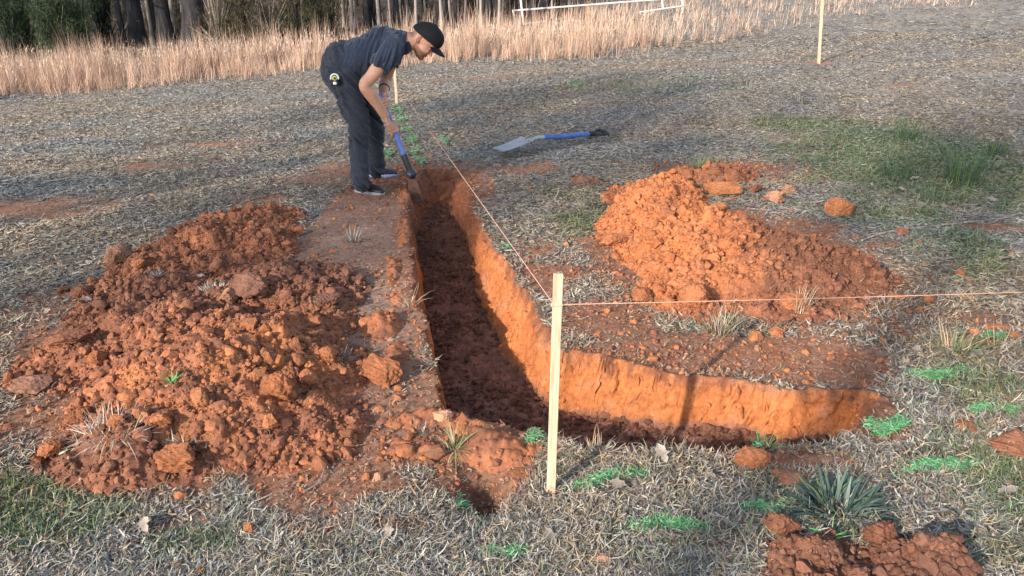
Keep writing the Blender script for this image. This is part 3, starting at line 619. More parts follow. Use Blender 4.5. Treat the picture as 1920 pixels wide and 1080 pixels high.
for (px, py, wx, hy, ang), lb in zip(PAINT, PL):
    c0 = G(px, py); ex = G(px+wx, py-wx*ang); ey = G(px, py-hy); ax = np.array(ex[:2])-c0[:2]; ay = np.array(ey[:2])-c0[:2]
    area = np.linalg.norm(ax)*np.linalg.norm(ay)*3.14; n = int(np.clip(area*52000/max(1, c0[1]/3.0)**1.6, 90, 4200)); u = rng.normal(0, .42, n); vv = rng.normal(0, .38, n)
    k = np.abs(u) < 1.05; u, vv = u[k], vv[k]; P = c0[:2]+u[:, None]*ax+(vv+.35*np.sin(u*4+px))[:, None]*ay; n = len(P)
    z = on_ground(P[:, 0], P[:, 1], False)+rng.uniform(.010, .021, n); fade = np.clip(rng.normal(.78, .28, n)-(u**2)*.3-.35*(c0[1] > 5), 0, 1)
    col = lerp(pick([GREY2, GRN1, STRAW], [.4, .4, .2], n), pick([[.085, .38, .13], [.15, .48, .20], [.06, .25, .10]], [.4, .3, .3], n), fade)
    s = max(1, c0[1]/3.2)
    v, f, c = blades(np.column_stack([P, z]), rng.uniform(0, 6.28, n), rng.uniform(1.2, 1.65, n), rng.uniform(.010, .028, n)*s**.5, rng.uniform(.003, .0055, n)*s**.7, rng.normal(.1, .15, n), rng.normal(0, .3, n), 3, col, flat=.8, tip=.4)
    o = mk('paint_mark', v-np.array([c0[0], c0[1], 0]), f, M_blade, col=c, label=lb, cat='paint mark', group='green spray-painted layout marks'); o.location = (c0[0], c0[1], 0)

# tufts
def tuft(px, py, n, ln, wd, tl, cols, label, spread=.04, bend=.12, name='grass_tuft', nseg=6, tip=.1, group=None, colw=None):
    c0 = G(px, py); z = float(zmound_all(np.array([c0[0]]), np.array([c0[1]]))[0])
    a = rng.uniform(0, 6.283, n); r = spread*np.sqrt(rng.random(n)); P = np.stack([np.cos(a)*r, np.sin(a)*r*.8, np.zeros(n)-.005], 1)
    v, f, c = blades(P, a+rng.normal(0, .5, n), np.abs(rng.normal(tl, tl*.45, n)), rng.uniform(ln*.6, ln, n), rng.uniform(wd*.7, wd, n), rng.uniform(.3, 1.5, n)*bend, rng.normal(0, .05, n), nseg, pick(cols, colw or [1]*len(cols), n), flat=.4, tip=tip)
    o = mk(name, v, f, M_blade, col=c, smooth=True, label=label, cat='grass clump', group=group); o.location = (c0[0], c0[1], z); return o
DKG = [.045, .080, .065]; DK2 = [.075, .115, .090]; DK3 = [.13, .17, .145]
tuft(1572, 958, 190, .150, .0155, .74, [DKG, DK2, DK3, GRN2], 'large clump of broad dark green blades above the front soil heap', spread=.085, bend=.12, colw=[.4, .35, .17, .08])
tuft(1790, 660, 110, .20, .0055, .75, [GRN1, [.16, .19, .10], STRAW], 'spreading tuft of thin green blades right of the short trench arm', spread=.06, bend=.13)
tuft(1875, 650, 45, .14, .005, .6, [GRN1, STRAW], 'smaller thin tuft near the right edge behind the leaves', spread=.05)
tuft(1800, 345, 120, .34, .007, .28, [GRN3, GRN1, [.08, .13, .07]], 'tall upright green tuft in the right-hand grass, the highest one', spread=.14, bend=.06)
tuft(1700, 260, 70, .26, .007, .28, [GRN3, GRN1], 'upright green tuft farther back in the right-hand grass', spread=.12, bend=.06)
tuft(1760, 380, 60, .20, .006, .35, [GRN3, GRN1, GRN2], 'low green tuft just in front of the tallest one', spread=.12, bend=.08)
tuft(1680, 335, 60, .22, .006, .3, [GRN3, GRN1], 'green tuft left of the tallest one', spread=.12, bend=.06)
tuft(1860, 290, 60, .22, .007, .3, [GRN3, GRN1], 'green tuft right of and behind the tallest one', spread=.12, bend=.06)
tuft(1315, 330, 60, .16, .007, .5, [GRN2, GRN1], 'pale green tuft growing behind the top of the orange heap', spread=.07)
tuft(1350, 620, 90, .17, .0045, .5, [GREY2, GRN1, STRAW], 'mixed dry and green tuft in the gap in front of the orange heap', spread=.06)
tuft(1498, 600, 40, .16, .004, .25, [STRAW, CREAM], 'upright straw wisps at the front right foot of the orange heap', spread=.03)
tuft(850, 845, 46, .14, .005, .95, [[.26, .28, .14], STRAW, GRN2], 'flattened tuft of yellow-green blades on the trench corner', spread=.03)
tuft(768, 580, 18, .15, .0045, .7, [CREAM, STRAW], 'pale straw wisps hanging over the left rim of the trench', spread=.03)
tuft(1110, 850, 70, .085, .004, .8, [STRAW, [.40, .26, .16], CREAM], 'low mat of tan blades at the near rim right of the stake', spread=.09)
tuft(1436, 838, 26, .09, .005, .5, [[.12, .34, .12], GRN2], 'fresh green sprout on the near rim of the short trench arm', spread=.03)
tuft(600, 600, 60, .10, .004, .9, [GRN3, GREY2, STRAW], 'ragged root tuft on the right end of the left heap', spread=.06)
tuft(405, 580, 130, .05, .004, .8, [CREAM, GREY2, [.5, .46, .38]], 'pale shaggy sod patch on the crest of the left heap', spread=.07, nseg=4)
tuft(215, 870, 160, .10, .004, 1.0, [STRAW, CREAM, GREY2], 'straw-coloured upturned sod at the front left foot of the left heap', spread=.11, nseg=4)
tuft(355, 860, 90, .055, .004, .9, [GREY2, GRN1, CREAM], 'greyish sod fragment in the front middle of the left heap', spread=.06, nseg=4)
tuft(640, 700, 60, .06, .004, .8, [GREY3, GREY2, GRN3], 'small dark sod fragment on the right flank of the left heap', spread=.05, nseg=4)
tuft(433, 415, 50, .08, .006, .7, [GREY3, GREY2], 'dark dead tuft on the back slope of the left heap', spread=.05, nseg=4)
tuft(300, 548, 30, .05, .004, .7, [GREY2, [.2, .3, .28]], 'pale bluish-green scrap of grass on the upper left heap', spread=.04, nseg=4)
tuft(795, 806, 50, .05, .004, .8, [GRN3, GREY2], 'dark little grass scrap behind the pale clod on the left rim', spread=.05, nseg=4)
tuft(335, 790, 16, .05, .006, .6, [[.08, .40, .12]], 'tiny bright green sprig on the front of the left heap', spread=.02, nseg=3)
tuft(1550, 1020, 14, .06, .006, .8, [[.10, .42, .12], GRN2], 'bright green scraps on the front soil heap', spread=.04, nseg=3)
for px, py, hgt in ((60, 150, .75), (135, 150, .95), (150, 146, .85), (172, 145, .8), (25, 160, .7), (300, 130, .6), (415, 120, .55), (520, 108, .5), (232, 138, .7)):
    tuft(px, py, 9, hgt, .010, .13, [[.30, .22, .16], [.50, .40, .32], [.20, .14, .10]], 'twiggy dried weed standing out of the tall grass before the trees', spread=.10, bend=.05, group='dried weeds along the forest edge', name='dried_weed')
tuft(190, 60, 26, .9, .012, .1, [[.62, .55, .46]], 'pale fluffy dried weed stalks in front of the evergreens', spread=.12, bend=.03)
for px, py in ((555, 300), (440, 195), (660, 455), (170, 290), (100, 205), (1290, 165), (1400, 160), (1610, 200), (1500, 195), (340, 330)):
    tuft(px, py, 22, .13, .006, .5, [GRN3, GRN1, GREY2], 'small dark green weed sprouting among the grey thatch', spread=.05, nseg=4, group='small weeds in the grey field')

# dead leaves
def leaf_mesh():
    n = 9; t = np.linspace(0, 1, n); L = .09; wv = .022*np.sin(np.pi*np.clip(t, .03, 1)**.9)*(1+.45*np.sin(t*20))+.0015
    cz = .012*np.sin(t*3.1)+.006*np.sin(t*8); v = []
    for s in (-1, 0, 1):
        for i in range(n): v.append((t[i]*L-L/2, s*wv[i], cz[i]+abs(s)*.007))
    v = np.array(v); F = [[a*n+i, a*n+i+1, (a+1)*n+i+1, (a+1)*n+i] for a in (0, 1) for i in range(n-1)]; return v, np.array(F)
LEAF = [(1735, 690, .9, 1.5), (1890, 925, .6, 1.2), (1765, 975, .85, 1.3), (1800, 460, .9, 1.3), (1720, 660, .6, 1.2), (1830, 668, .6, 1.4), (275, 990, .75, 1.3), (645, 1045, .8, 1), (160, 475, .5, 1), (165, 580, .9, 1.5), (1030, 1010, .45, 1.2), (1160, 915, .5, 1.2),
        (1700, 272, .9, 1.2), (1715, 340, .7, 1.3), (1690, 362, .9, 1.2), (1780, 255, .8, 1.2), (1790, 265, .8, 1), (1840, 205, .8, 1.4), (1890, 500, .6, 1.3), (1890, 260, .8, 1.4), (1860, 380, .7, 1.4), (1890, 545, .8, 1.3), (1060, 545, .5, 1), (380, 545, .7, .8), (1240, 858, .8, 1.5), (1330, 895, .5, 1), (730, 1010, .7, 1), (960, 980, .7, .9),
        (90, 590, .7, 1.1), (230, 405, .7, 1), (1010, 590, .5, .8), (1620, 1000, .5, .9), (1800, 1010, .4, 1), (1500, 1000, .7, .8), (400, 330, .7, 1), (120, 245, .6, 1), (560, 225, .6, 1), (1120, 240, .6, 1), (1300, 220, .6, 1), (470, 250, .6, 1)]
v, f = leaf_mesh(); lm = {}
for i, (px, py, br, s) in enumerate(LEAF):
    k = round(br, 1)
    if k not in lm:
        o = mk('dead_leaf', v, f, M_blade, col=np.repeat(np.array([[.42, .35, .29]])*k, len(v), 0), smooth=True); lm[k] = o
    else: o = lm[k].copy(); COL.objects.link(o)
    c0 = G(px, py); x, y = c0[0], c0[1]; o.location = (x, y, float(on_ground(np.array([x]), np.array([y]))[0])+.018); o.rotation_euler = (rng.uniform(-.5, .5), rng.uniform(-.4, .4), rng.uniform(0, 6.28)); o.scale = (s*.62,)*3
    tag(o, 'curled pale dead leaf among others like it on the thatch', 'leaf', 'dead leaves scattered over the field')

# ------------------------------------------------------------------ solid helpers: tubes, boxes, remeshed bodies
def tube(pts, rad, seg=16, side=Vector((0, 1, 0)), cap=True):
    "rad: r or (r along side, r across); rounded ends; returns V, F (quads as 4)"
    pts = [Vector(p) for p in pts]; rad = [(r, r) if not hasattr(r, '__len__') else r for r in rad]
    if cap:
        d0 = (pts[0]-pts[1]).normalized(); d1 = (pts[-1]-pts[-2]).normalized(); P = []; Q = []
        for k in (.02, .45, .8): a = k*math.pi/2; P.append(pts[0]+d0*min(rad[0])*math.cos(a)); Q.append((rad[0][0]*math.sin(a), rad[0][1]*math.sin(a)))
        P += pts; Q += rad
        for k in (.8, .45, .02): a = k*math.pi/2; P.append(pts[-1]+d1*min(rad[-1])*math.cos(a)); Q.append((rad[-1][0]*math.sin(a), rad[-1][1]*math.sin(a)))
        pts, rad = P, Q
    V = []; n = len(pts)
    for i in range(n):
        t = (pts[min(i+1, n-1)]-pts[max(i-1, 0)]).normalized(); s = side-t*side.dot(t)
        if s.length < 1e-4: s = t.orthogonal()
        s.normalize(); u = t.cross(s)
        for k in range(seg): a = 2*math.pi*k/seg; V.append(pts[i]+s*(rad[i][0]*math.cos(a))+u*(rad[i][1]*math.sin(a)))
    F = []
    for i in range(n-1):
        for k in range(seg): F.append((i*seg+k, i*seg+(k+1) % seg, (i+1)*seg+(k+1) % seg, (i+1)*seg+k))
    V = np.array([tuple(p) for p in V]); c0 = len(V); V = np.vstack([V, np.array([tuple(pts[0]), tuple(pts[-1])])])
    for k in range(seg): F.append((c0, (k+1) % seg, k, c0)); F.append((c0+1, (n-1)*seg+k, (n-1)*seg+(k+1) % seg, c0+1))
    return V, F
def smoothpath(pts, rad, m=5):
    "Catmull-Rom through the joints"
    P = [Vector(p) for p in pts]; Rr = [np.array((r, r) if not hasattr(r, '__len__') else r, float) for r in rad]; op = []; orr = []
    for i in range(len(P)-1):
        a, b, c, d = P[max(i-1, 0)], P[i], P[i+1], P[min(i+2, len(P)-1)]
        for k in range(m):
            t = k/m; op.append(.5*((2*b)+(c-a)*t+(2*a-5*b+4*c-d)*t*t+(3*b-a-3*c+d)*t**3)); orr.append(tuple(Rr[i]*(1-t)+Rr[i+1]*t))
    op.append(P[-1]); orr.append(tuple(Rr[-1])); return op, orr
def ball(c, r, axes=None, s=3):
    v, f = ico(s); r = np.array(r if hasattr(r, '__len__') else (r, r, r), float); V = v*r
    if axes is not None: V = V@np.array([tuple(a) for a in axes])
    return V+np.array(tuple(c)), [tuple(t)+(t[0],) for t in f.tolist()]
def solid(name, parts, mat, parent=None, smooth=True, voxel=None, it=0, deform=None, colf=None, col=None, sub=0, **kw):
    me = bpy.data.meshes.new(name); V = []; F = []; n = 0
    for v, f in parts:
        V += [tuple(p) for p in np.asarray(v).tolist()]; F += [tuple(dict.fromkeys(i+n for i in q)) for q in f]; n += len(v)
    me.from_pydata(V, [], F); me.update()
    if voxel or sub:
        o = bpy.data.objects.new('tmp', me); COL.objects.link(o)
        if voxel: m = o.modifiers.new('r', 'REMESH'); m.mode = 'VOXEL'; m.voxel_size = voxel; m.adaptivity = 0
        if it: m = o.modifiers.new('s', 'SMOOTH'); m.iterations = it; m.factor = .5
        if sub: m = o.modifiers.new('u', 'SUBSURF'); m.levels = sub
        dg = bpy.context.evaluated_depsgraph_get(); m2 = bpy.data.meshes.new_from_object(o.evaluated_get(dg)); bpy.data.objects.remove(o); bpy.data.meshes.remove(me); me = m2; me.name = name
    nv = len(me.vertices); co = np.empty(nv*3); me.vertices.foreach_get('co', co); co = co.reshape(-1, 3)
    if deform is not None:
        no = np.empty(nv*3); me.vertices.foreach_get('normal', no); co = deform(co, no.reshape(-1, 3)); me.vertices.foreach_set('co', co.ravel().astype(np.float32)); me.update()
    if colf is not None or col is not None:
        a = me.color_attributes.new('Col', 'FLOAT_COLOR', 'POINT'); c = np.ones((nv, 4), np.float32); c[:, :3] = colf(co) if colf is not None else col; a.data.foreach_set('color', c.ravel())
    me.polygons.foreach_set('use_smooth', np.full(len(me.polygons), smooth)); me.materials.clear(); me.materials.append(mat)
    o = bpy.data.objects.new(name, me); COL.objects.link(o)
    if parent: o.parent = parent; o.matrix_parent_inverse = Matrix.Translation(-parent.location)
    return tag(o, kw.get('label'), kw.get('cat'), kw.get('group'), kw.get('kind'))
def boxg(c, h, ax=None, taper=1.0, bev=.0):
    "box with optional rotated axes (rows), centre c, half sizes h, chamfered along z"
    V = []; c = np.array(tuple(c), float); A = np.eye(3) if ax is None else np.array([tuple(a) for a in ax])
    b = bev; ring = [(-1, -1, b, 0), (1, -1, -b, 0), (1, -1, 0, b), (1, 1, 0, -b), (1, 1, -b, 0), (-1, 1, b, 0), (-1, 1, 0, -b), (-1, -1, 0, b)]
    for z, t, ins in ((-1, 1, b), (-1, 1, 0), (1, taper, 0), (1, taper, b)):
        for sx, sy, ox, oy in ring:
            zz = z*h[2] - (z*b if ins == 0 else 0); kx = h[0]*t-ins; ky = h[1]*t-ins
            V.append(np.array([sx*kx+ox, sy*ky+oy, zz])@A+c)
    F = [tuple(range(7, -1, -1)), tuple(range(24, 32))]
    for r in range(3):
        for k in range(8): F.append((r*8+k, r*8+(k+1) % 8, (r+1)*8+(k+1) % 8, (r+1)*8+k))
    return np.array(V), F

# ------------------------------------------------------------------ stakes and string lines
def stake(base, top, hw, label, strp=None):
    d = (top-base); L = d.length; z = d.normalized(); x = Vector((1, 0, 0)); x = (x-z*x.dot(z)).normalized(); y = z.cross(x)
    def bend(co, no):
        return co
    o = solid('wooden_stake', [boxg((base+top)/2-z*.06, (hw, hw*.5, L/2+.06), (x, y, z), 1.0, .0015)], M_stake, smooth=False, label=label, cat='stake'); return o
b1 = Vector(G(1033, 920)); t1 = PY(1047, 513, b1.y+.015)
stake(b1, t1, .0145, 'pale square wooden stake nearest the camera, tied with orange string')
b2 = Vector(G(744, 195)); t2 = b2+Vector((-.01, 0, .66)); stake(b2, t2, .016, 'thin pale stake standing behind the digger at the start of the green dots')
b3 = Vector(G(1535, 121)); t3 = PY(1543, -20, b3.y); stake(b3, t3, .02, 'far pale stake standing in the back right of the field in a small bare patch')
A = PY(1046, 571, b1.y+.012); Bp = b2+Vector((0, -.01, .20)); 
Bp = PY(743, 157, b2.y-.02)
Dd = PY(1920, 545, 2.62); Dd = A+(Dd-A)*1.5
def string(name, a, b, r, label, sag=.0, mat=M_string):
    n = 26; P = [a.lerp(b, i/n)-Vector((0, 0, sag*4*(i/n)*(1-i/n))) for i in range(n+1)]
    solid(name, [tube(P, [r*.8]*(n+1), 6)], mat, label=label, cat='string')
string('string_line', A+Vector((-.012, 0, 0)), Bp, .0016, 'orange string running from the near stake back along the long trench arm')
string('string_line', A+Vector((.012, 0, 0)), Dd, .0017, 'orange string running right from the near stake over the front of the orange heap', .006)
# wraps round the stake
zax = (t1-b1).normalized(); wr = []
for k in range(2):
    q = A+zax*(.002-.004*k); wr.append(boxg(q+Vector((0, -.000, 0)), (.0162, .0092, .0013), (Vector((1, 0, 0)), Vector((0, 1, 0)), Vector((0, .0, 1))), 1, .0006))
solid('string_knot', [boxg((b1.lerp(t1, (A.z-b1.z)/(t1.z-b1.z))), (.0165, .0095, .0030), None, 1, .001), ball(b1.lerp(t1, (A.z-b1.z)/(t1.z-b1.z))+Vector((-.016, -.008, 0)), .0045, s=2)], M_string, label='orange string wrapped and knotted round the near stake', cat='string knot')
string('string_line', Vector(PY(746, 121, b2.y)), Vector(PY(1538, 119, b3.y)), .003, 'faint string stretched across the back between the two far stakes', .0, M_stringf)

# ------------------------------------------------------------------ fallen white pipe frame
gy0 = G(966, 46)
gr = empty('goal_frame', Vector(gy0), 'white pipe goal frame tipped over in the tall dry grass near the trees', 'goal frame')
YG = gy0[1]
def pipe(nm, a, b, r=.026): solid(nm, [tube([a, b], [r, r], 10)], M_pvc, gr)
pa = PY(962, 20, YG); pb = PY(1262, -3, YG+1.2)
pipe('crossbar', pa, pb); pipe('post', PY(962, 20, YG), PY(967, 44, YG)); pipe('post', PY(974, -20, YG-.2), PY(982, 46, YG-.2), .03); pipe('base_bar', PY(984, 44, YG-.2), PY(1022, 40, YG+.6), .022)
pipe('side_bar', PY(1200, 23, YG-.3), PY(1282, 11, YG+.4)); pipe('post', PY(1240, -14, YG+.9), PY(1243, 15, YG+.1), .024); pipe('post', PY(1276, -16, YG+.9), PY(1281, 12, YG+.4), .028); pipe('foot', PY(1281, 12, YG+.4), PY(1278, 30, YG+.4), .018)

# ------------------------------------------------------------------ forest
def trunk_geo(h, r, seed, limbs=7, lean=.02):
    q = np.random.default_rng(seed); parts = []; n = 14; pts = []; rad = []
    for i in range(n):
        t = i/(n-1); pts.append(Vector((lean*h*t*math.sin(seed)+.05*math.sin(t*5+seed), lean*h*t*math.cos(seed), h*t-.1))); rad.append(r*(1-.75*t)*(1+.55*math.exp(-t*h/.22)))
    parts.append(tube(pts, rad, 12, Vector((0, 1, .01))))
    for k in range(limbs):
        t = q.uniform(.12, .95); p = pts[int(t*(n-1))]; a = q.uniform(0, 6.28); L = q.uniform(.6, 1.8)*(1-.4*t); d = Vector((math.cos(a), math.sin(a), q.uniform(-.1, .6)))
        rr = r*(1-.75*t)*.28; parts.append(tube([p, p+d*L*.5, p+d*L+Vector((0, 0, .1*L))], [rr, rr*.6, rr*.2], 6))
    return parts
def leafcloud(n, centers, rads, cols, seed, sz=(.03, .07), wd=.02):
    q = np.random.default_rng(seed); ci = q.integers(len(centers), size=n); c = np.array(centers)[ci]; rr = np.array(rads)[ci]
    d = q.normal(0, 1, (n, 3)); d /= np.linalg.norm(d, axis=1)[:, None]; P = c+d*(rr*q.uniform(.35, 1, n)**.6)[:, None]
    return blades(P, q.uniform(0, 6.28, n), q.uniform(.2, 2.4, n), q.uniform(*sz, n), q.uniform(wd*.6, wd, n), q.normal(0, .2, n), q.normal(0, .2, n), 1, np.array(cols)[q.integers(len(cols), size=n)]*q.uniform(.7, 1.3, (n, 1)), flat=.9, tip=.3)
PINEC = [[.035, .06, .03], [.05, .08, .035], [.025, .045, .025]]
protos = []
def link_tree(proto, loc, sc, rot, label, group, name=None):
    root = proto[0].copy(); COL.objects.link(root); root.location = loc; root.scale = sc; root.rotation_euler = (0, 0, rot); tag(root, label, root['category'], group)
    for ch in proto[1]:
        c = ch.copy(); COL.objects.link(c); c.parent = root; c.matrix_parent_inverse = Matrix.Identity(4)
    return root
used = set()
def make_tree_proto(seed, h, r, pale=False):
    root = empty('pine_tree' if not pale else 'pale_tree', (0, 0, 0), 'x', 'tree')
    tr = solid('trunk', trunk_geo(h, r, seed), M_barkp if pale else M_bark, root)
    q = np.random.default_rng(seed+5); cs = [(q.normal(0, h*.10), q.normal(0, h*.10), h*q.uniform(.55, 1.0)) for _ in range(12)]
    v, f, c = leafcloud(2600 if not pale else 500, cs, [h*.10]*12, PINEC if not pale else [[.2, .15, .09]], seed, (.15, .35), .05); cr = mk('crown', v, f, M_blade, root, col=c)
    cr.matrix_parent_inverse = Matrix.Identity(4); tr.matrix_parent_inverse = Matrix.Identity(4)
    return (root, [tr, cr])
TP = [make_tree_proto(11+i, 9+i, .16) for i in range(3)]; PP = [make_tree_proto(41+i, 7+i, .06, True) for i in range(2)]
first = {}
def put_tree(proto, x, y, width, label, group, rot=None):
    base = .16 if proto in TP else .06; s = width/2/base; loc = (x, y, float(T(x, y))); rot = rng.uniform(0, 6.28) if rot is None else rot
    k = id(proto[0]); zz = rng.uniform(.85, 1.15)
    if k not in first:
        first[k] = 1; o = proto[0]; o.location = loc; o.scale = (s, s, zz); o.rotation_euler.z = rot; tag(o, label, None, group); return o
    return link_tree(proto, loc, (s, s, zz), rot, label, group)
BIG = [(265, 30, 2.4), (320, 27, 2.0), (368, 40, 1.5), (835, 16, 3.5), (1, 14, 3), (1000, 15, 2.0), (915, 12, 2.5), (745, 13, 3), (690, 12, 3.4), (240, 10, 2.0)]
BL = ['thick dark trunk left of the three big ones', 'middle one of the three thick dark trunks', 'widest dark trunk, right of the three big ones', 'dark trunk just right of the cap of the digger', 'dark trunk at the left edge of the photo', 'dark trunk behind the left end of the white frame', 'slim dark trunk left of the white frame', 'slim dark trunk above the back of the digger', 'slim dark trunk above the shirt of the digger', 'slim dark trunk at the right edge of the evergreens']
for i, ((px, wpx, dy), lb) in enumerate(zip(BIG, BL)):
    e = G(px, float(np.interp(px, [p[0] for p in FOR_PX], [p[1] for p in FOR_PX]))); y = e[1]+dy; x = e[0]*y/e[1]; wd = wpx/FPX*y
    put_tree(TP[i % 3], x, y, wd, lb, 'dark trunks of the forest edge')
k = 0
while k < 78:
    px = rng.uniform(190, 1130); e = G(px, float(np.interp(px, [p[0] for p in FOR_PX], [p[1] for p in FOR_PX]))); y = e[1]+2+22*rng.random()**1.3; x = e[0]*y/e[1]
    if 400 < px < 560 and rng.random() < .7: continue
    put_tree(TP[k % 3] if k % 5 < 3 else PP[k % 2], x, y, rng.uniform(.10, .26) if k % 5 < 3 else rng.uniform(.05, .10), 'slender dark tree among many alike deep in the forest' if k % 5 < 3 else 'thin pale sunlit tree among others like it in the forest', 'slender dark forest trees' if k % 5 < 3 else 'thin pale forest trees'); k += 1
for j in range(16):
    px = 650+j*22+rng.uniform(-8, 8); e = G(px, float(np.interp(px, [p[0] for p in FOR_PX], [p[1] for p in FOR_PX]))); y = e[1]+rng.uniform(1, 7); put_tree(PP[j % 2], e[0]*y/e[1], y, rng.uniform(.05, .09), 'thin pale sunlit tree among others like it in the forest', 'thin pale forest trees')
# tall pines standing outside the picture, behind and left of the camera, whose crowns shade the field
def shade_tree(q, lo, hi, wq, dens, seed, L=12.5, label=''):
    b = -SUN_TO; cx = SUN_TO.x*L + q*b.y; cy = SUN_TO.y*L - q*b.x; te = math.tan(SUN_EL)
    z0 = (L+lo)*te; z1 = (L+hi)*te; root = empty('pine_tree', (cx, cy, 0), label, 'tree')
    tr = solid('trunk', trunk_geo(z1+1, .17, seed, 9, .004), M_bark, root); tr.matrix_parent_inverse = Matrix.Identity(4)
    qq = np.random.default_rng(seed); cs = []; rs = []
    for i in range(34):
        u = qq.uniform(-1, 1); h = qq.uniform(0, 1); k = math.sqrt(max(0, 1-(2*h-1)**2))*.75+.25
        cs.append((b.y*u*wq*k+b.x*qq.normal(0, .8), -b.x*u*wq*k+b.y*qq.normal(0, .8), z0+(z1-z0)*h)); rs.append(qq.uniform(.35, .75))
    v, f, c = leafcloud(dens, cs, rs, PINEC, seed, (.14, .30), .06); cr = mk('crown', v, f, M_blade, root, col=c)
shade_tree(-5.9, 1.2, 9.5, 2.3, 4200, 901, label='tall pine outside the picture shading the field left of the digger')
shade_tree(-4.4, 4.4, 9.4, 1.6, 1900, 902, L=13.2, label='second tall pine outside the picture shading the digger and shovel')
shade_tree(-.75, 4.6, 10.5, 1.0, 2000, 903, L=11.8, label='slim pine outside the picture shading the right side of the field')
# evergreens and brush
def bush_proto(seed, cols, h, rr, n, name, cat, twig, sz=(.04, .10), wd=.014):
    root = empty(name, (0, 0, 0), 'x', cat); q = np.random.default_rng(seed); tw = []; cs = []; rs = []
    for i in range(26):
        a = q.uniform(0, 6.28); r1 = rr*q.uniform(.3, 1.0); hh = h*q.uniform(.15, 1.0); tipp = Vector((math.cos(a)*r1*(1.1-.6*hh/h), math.sin(a)*r1*(1.1-.6*hh/h), hh)); m = Vector((tipp.x*.4, tipp.y*.4, hh*.55))
        tw.append(tube([Vector((0, 0, -.05)), m, tipp], [.022, .012, .004], 5)); cs.append(tuple(tipp)); rs.append(q.uniform(.16, .30)*rr)
        cs.append(tuple(m)); rs.append(.22*rr)
    t = solid('stems', tw, twig, root); v, f, c = leafcloud(n, cs, rs, cols, seed, sz, wd); l = mk('foliage', v, f, M_blade, root, col=c); t.matrix_parent_inverse = Matrix.Identity(4)
    return (root, [t, l])
EV = [bush_proto(71, [[.035, .065, .03], [.06, .095, .04], [.02, .04, .025], [.09, .12, .05]], 2.4, .9, 9000, 'evergreen_shrub', 'shrub', M_bark), bush_proto(72, [[.035, .06, .03], [.055, .085, .04], [.02, .035, .02]], 2.8, 1.0, 9000, 'evergreen_shrub', 'shrub', M_bark)]
BR = [bush_proto(81, [[.11, .095, .05], [.08, .085, .04], [.05, .05, .03], [.16, .12, .07]], 2.2, .9, 5200, 'brush', 'bush', M_bark, (.04, .12), .012), bush_proto(82, [[.12, .08, .05], [.07, .075, .035], [.04, .035, .025]], 2.0, .9, 4200, 'brush', 'bush', M_barkp, (.05, .14), .010)]
def put_bush(P, px, dy, s, label, group):
    e = G(px, float(np.interp(px, [p[0] for p in FOR_PX], [p[1] for p in FOR_PX]))); y = e[1]+dy; x = e[0]*y/e[1]; k = id(P[0]); loc = (x, y, float(T(x, y)))
    if k not in first: first[k] = 1; o = P[0]; o.location = loc; o.scale = (s,)*3; tag(o, label, None, group)
    else: link_tree(P, loc, (s, s, s), rng.uniform(0, 6.28), label, group)
for px, dy, s in ((-60, .6, 1), (30, .9, 1), (100, .7, .95), (165, 1.4, .9), (60, 2.4, 1.3), (140, 3, 1.3), (-20, 2.8, 1.4), (210, 4, 1.2)): put_bush(EV[(px//10) % 2], px, dy, s, 'dark evergreen shrub in the thicket at the upper left', 'evergreen shrubs at the upper left')
for px, dy, s in ((415, .8, .9), (460, .7, 1), (510, .9, 1), (560, .8, .95), (600, 1.2, .9), (440, 2.4, 1.2), (540, 2.6, 1.3), (620, 3, 1.1), (290, 5, .8), (240, 3.4, .6), (700, 5, .8), (800, 6, .7), (880, 6, .8), (960, 6, .8), (340, 7, 1.1), (650, 7, 1.2), (760, 8, 1.1), (1040, 7, .9), (1100, 6, .9)): put_bush(BR[(px//10) % 2], px, dy, s, 'olive-brown leafless brush among others at the forest edge', 'brush at the forest edge')
for ob, kk in list((p[0], id(p[0])) for p in TP+PP+EV+BR):
    if kk not in first: ob.location = (0, 30, 0)
# pale leaning dead sapling in front of the evergreens
p0 = Vector(G(128, 122)); p1 = PY(92, 14, p0.y+.3)
solid('dead_sapling', [tube([p0, p0.lerp(p1, .5)+Vector((.03, 0, 0)), p1], [.018, .013, .006], 7), tube([p0.lerp(p1, .45), PY(118, 10, p0.y)], [.009, .004], 6), tube([p0.lerp(p1, .7), PY(70, 20, p0.y)], [.006, .003], 6)], M_barkp, label='pale leaning dead sapling in front of the evergreens', cat='sapling')
p0 = Vector(G(205, 106)); p1 = PY(262, -6, p0.y+1)
solid('fallen_branch', [tube([p0, p0.lerp(p1, .5)+Vector((0, 0, -.04)), p1], [.016, .012, .006], 7), tube([p0.lerp(p1, .4), PY(200, 20, p0.y)], [.009, .004], 6), tube([p0.lerp(p1, .6), PY(262, 40, p0.y)], [.008, .003], 6)], M_barkp, label='pale bare branch slanting up between the evergreens and the thick trunks', cat='branch')
#PART3
# ------------------------------------------------------------------ the digger
YM = 5.95
M_skin = attr_mat('skin', rough=.55, nscale=25, var=.08, bump=.05, bdist=.001, spec=.35, fine=150)
M_shirt = flat_mat('navy_cotton', (.023, .032, .058), .85, .18, 60, .25, .002, spec=.2, sheen=.25)
M_trou = flat_mat('dark_denim', (.030, .036, .052), .85, .25, 90, .3, .002, spec=.2, sheen=.15)
M_black = flat_mat('black_cloth', (.010, .010, .013), .8, .2, 80, .2, .001, spec=.25)
M_shoe = flat_mat('black_leather', (.018, .018, .022), .42, .2, 60, .2, .001, spec=.5)
M_sole = flat_mat('grey_rubber', (.28, .29, .32), .7, .15, 60, .2, .001)
M_blue = flat_mat('blue_fibreglass', (.080, .155, .44), .42, .25, 20, .15, .001, spec=.5)
M_blackp = flat_mat('black_plastic', (.012, .013, .018), .5, .2, 40, .1, .001)
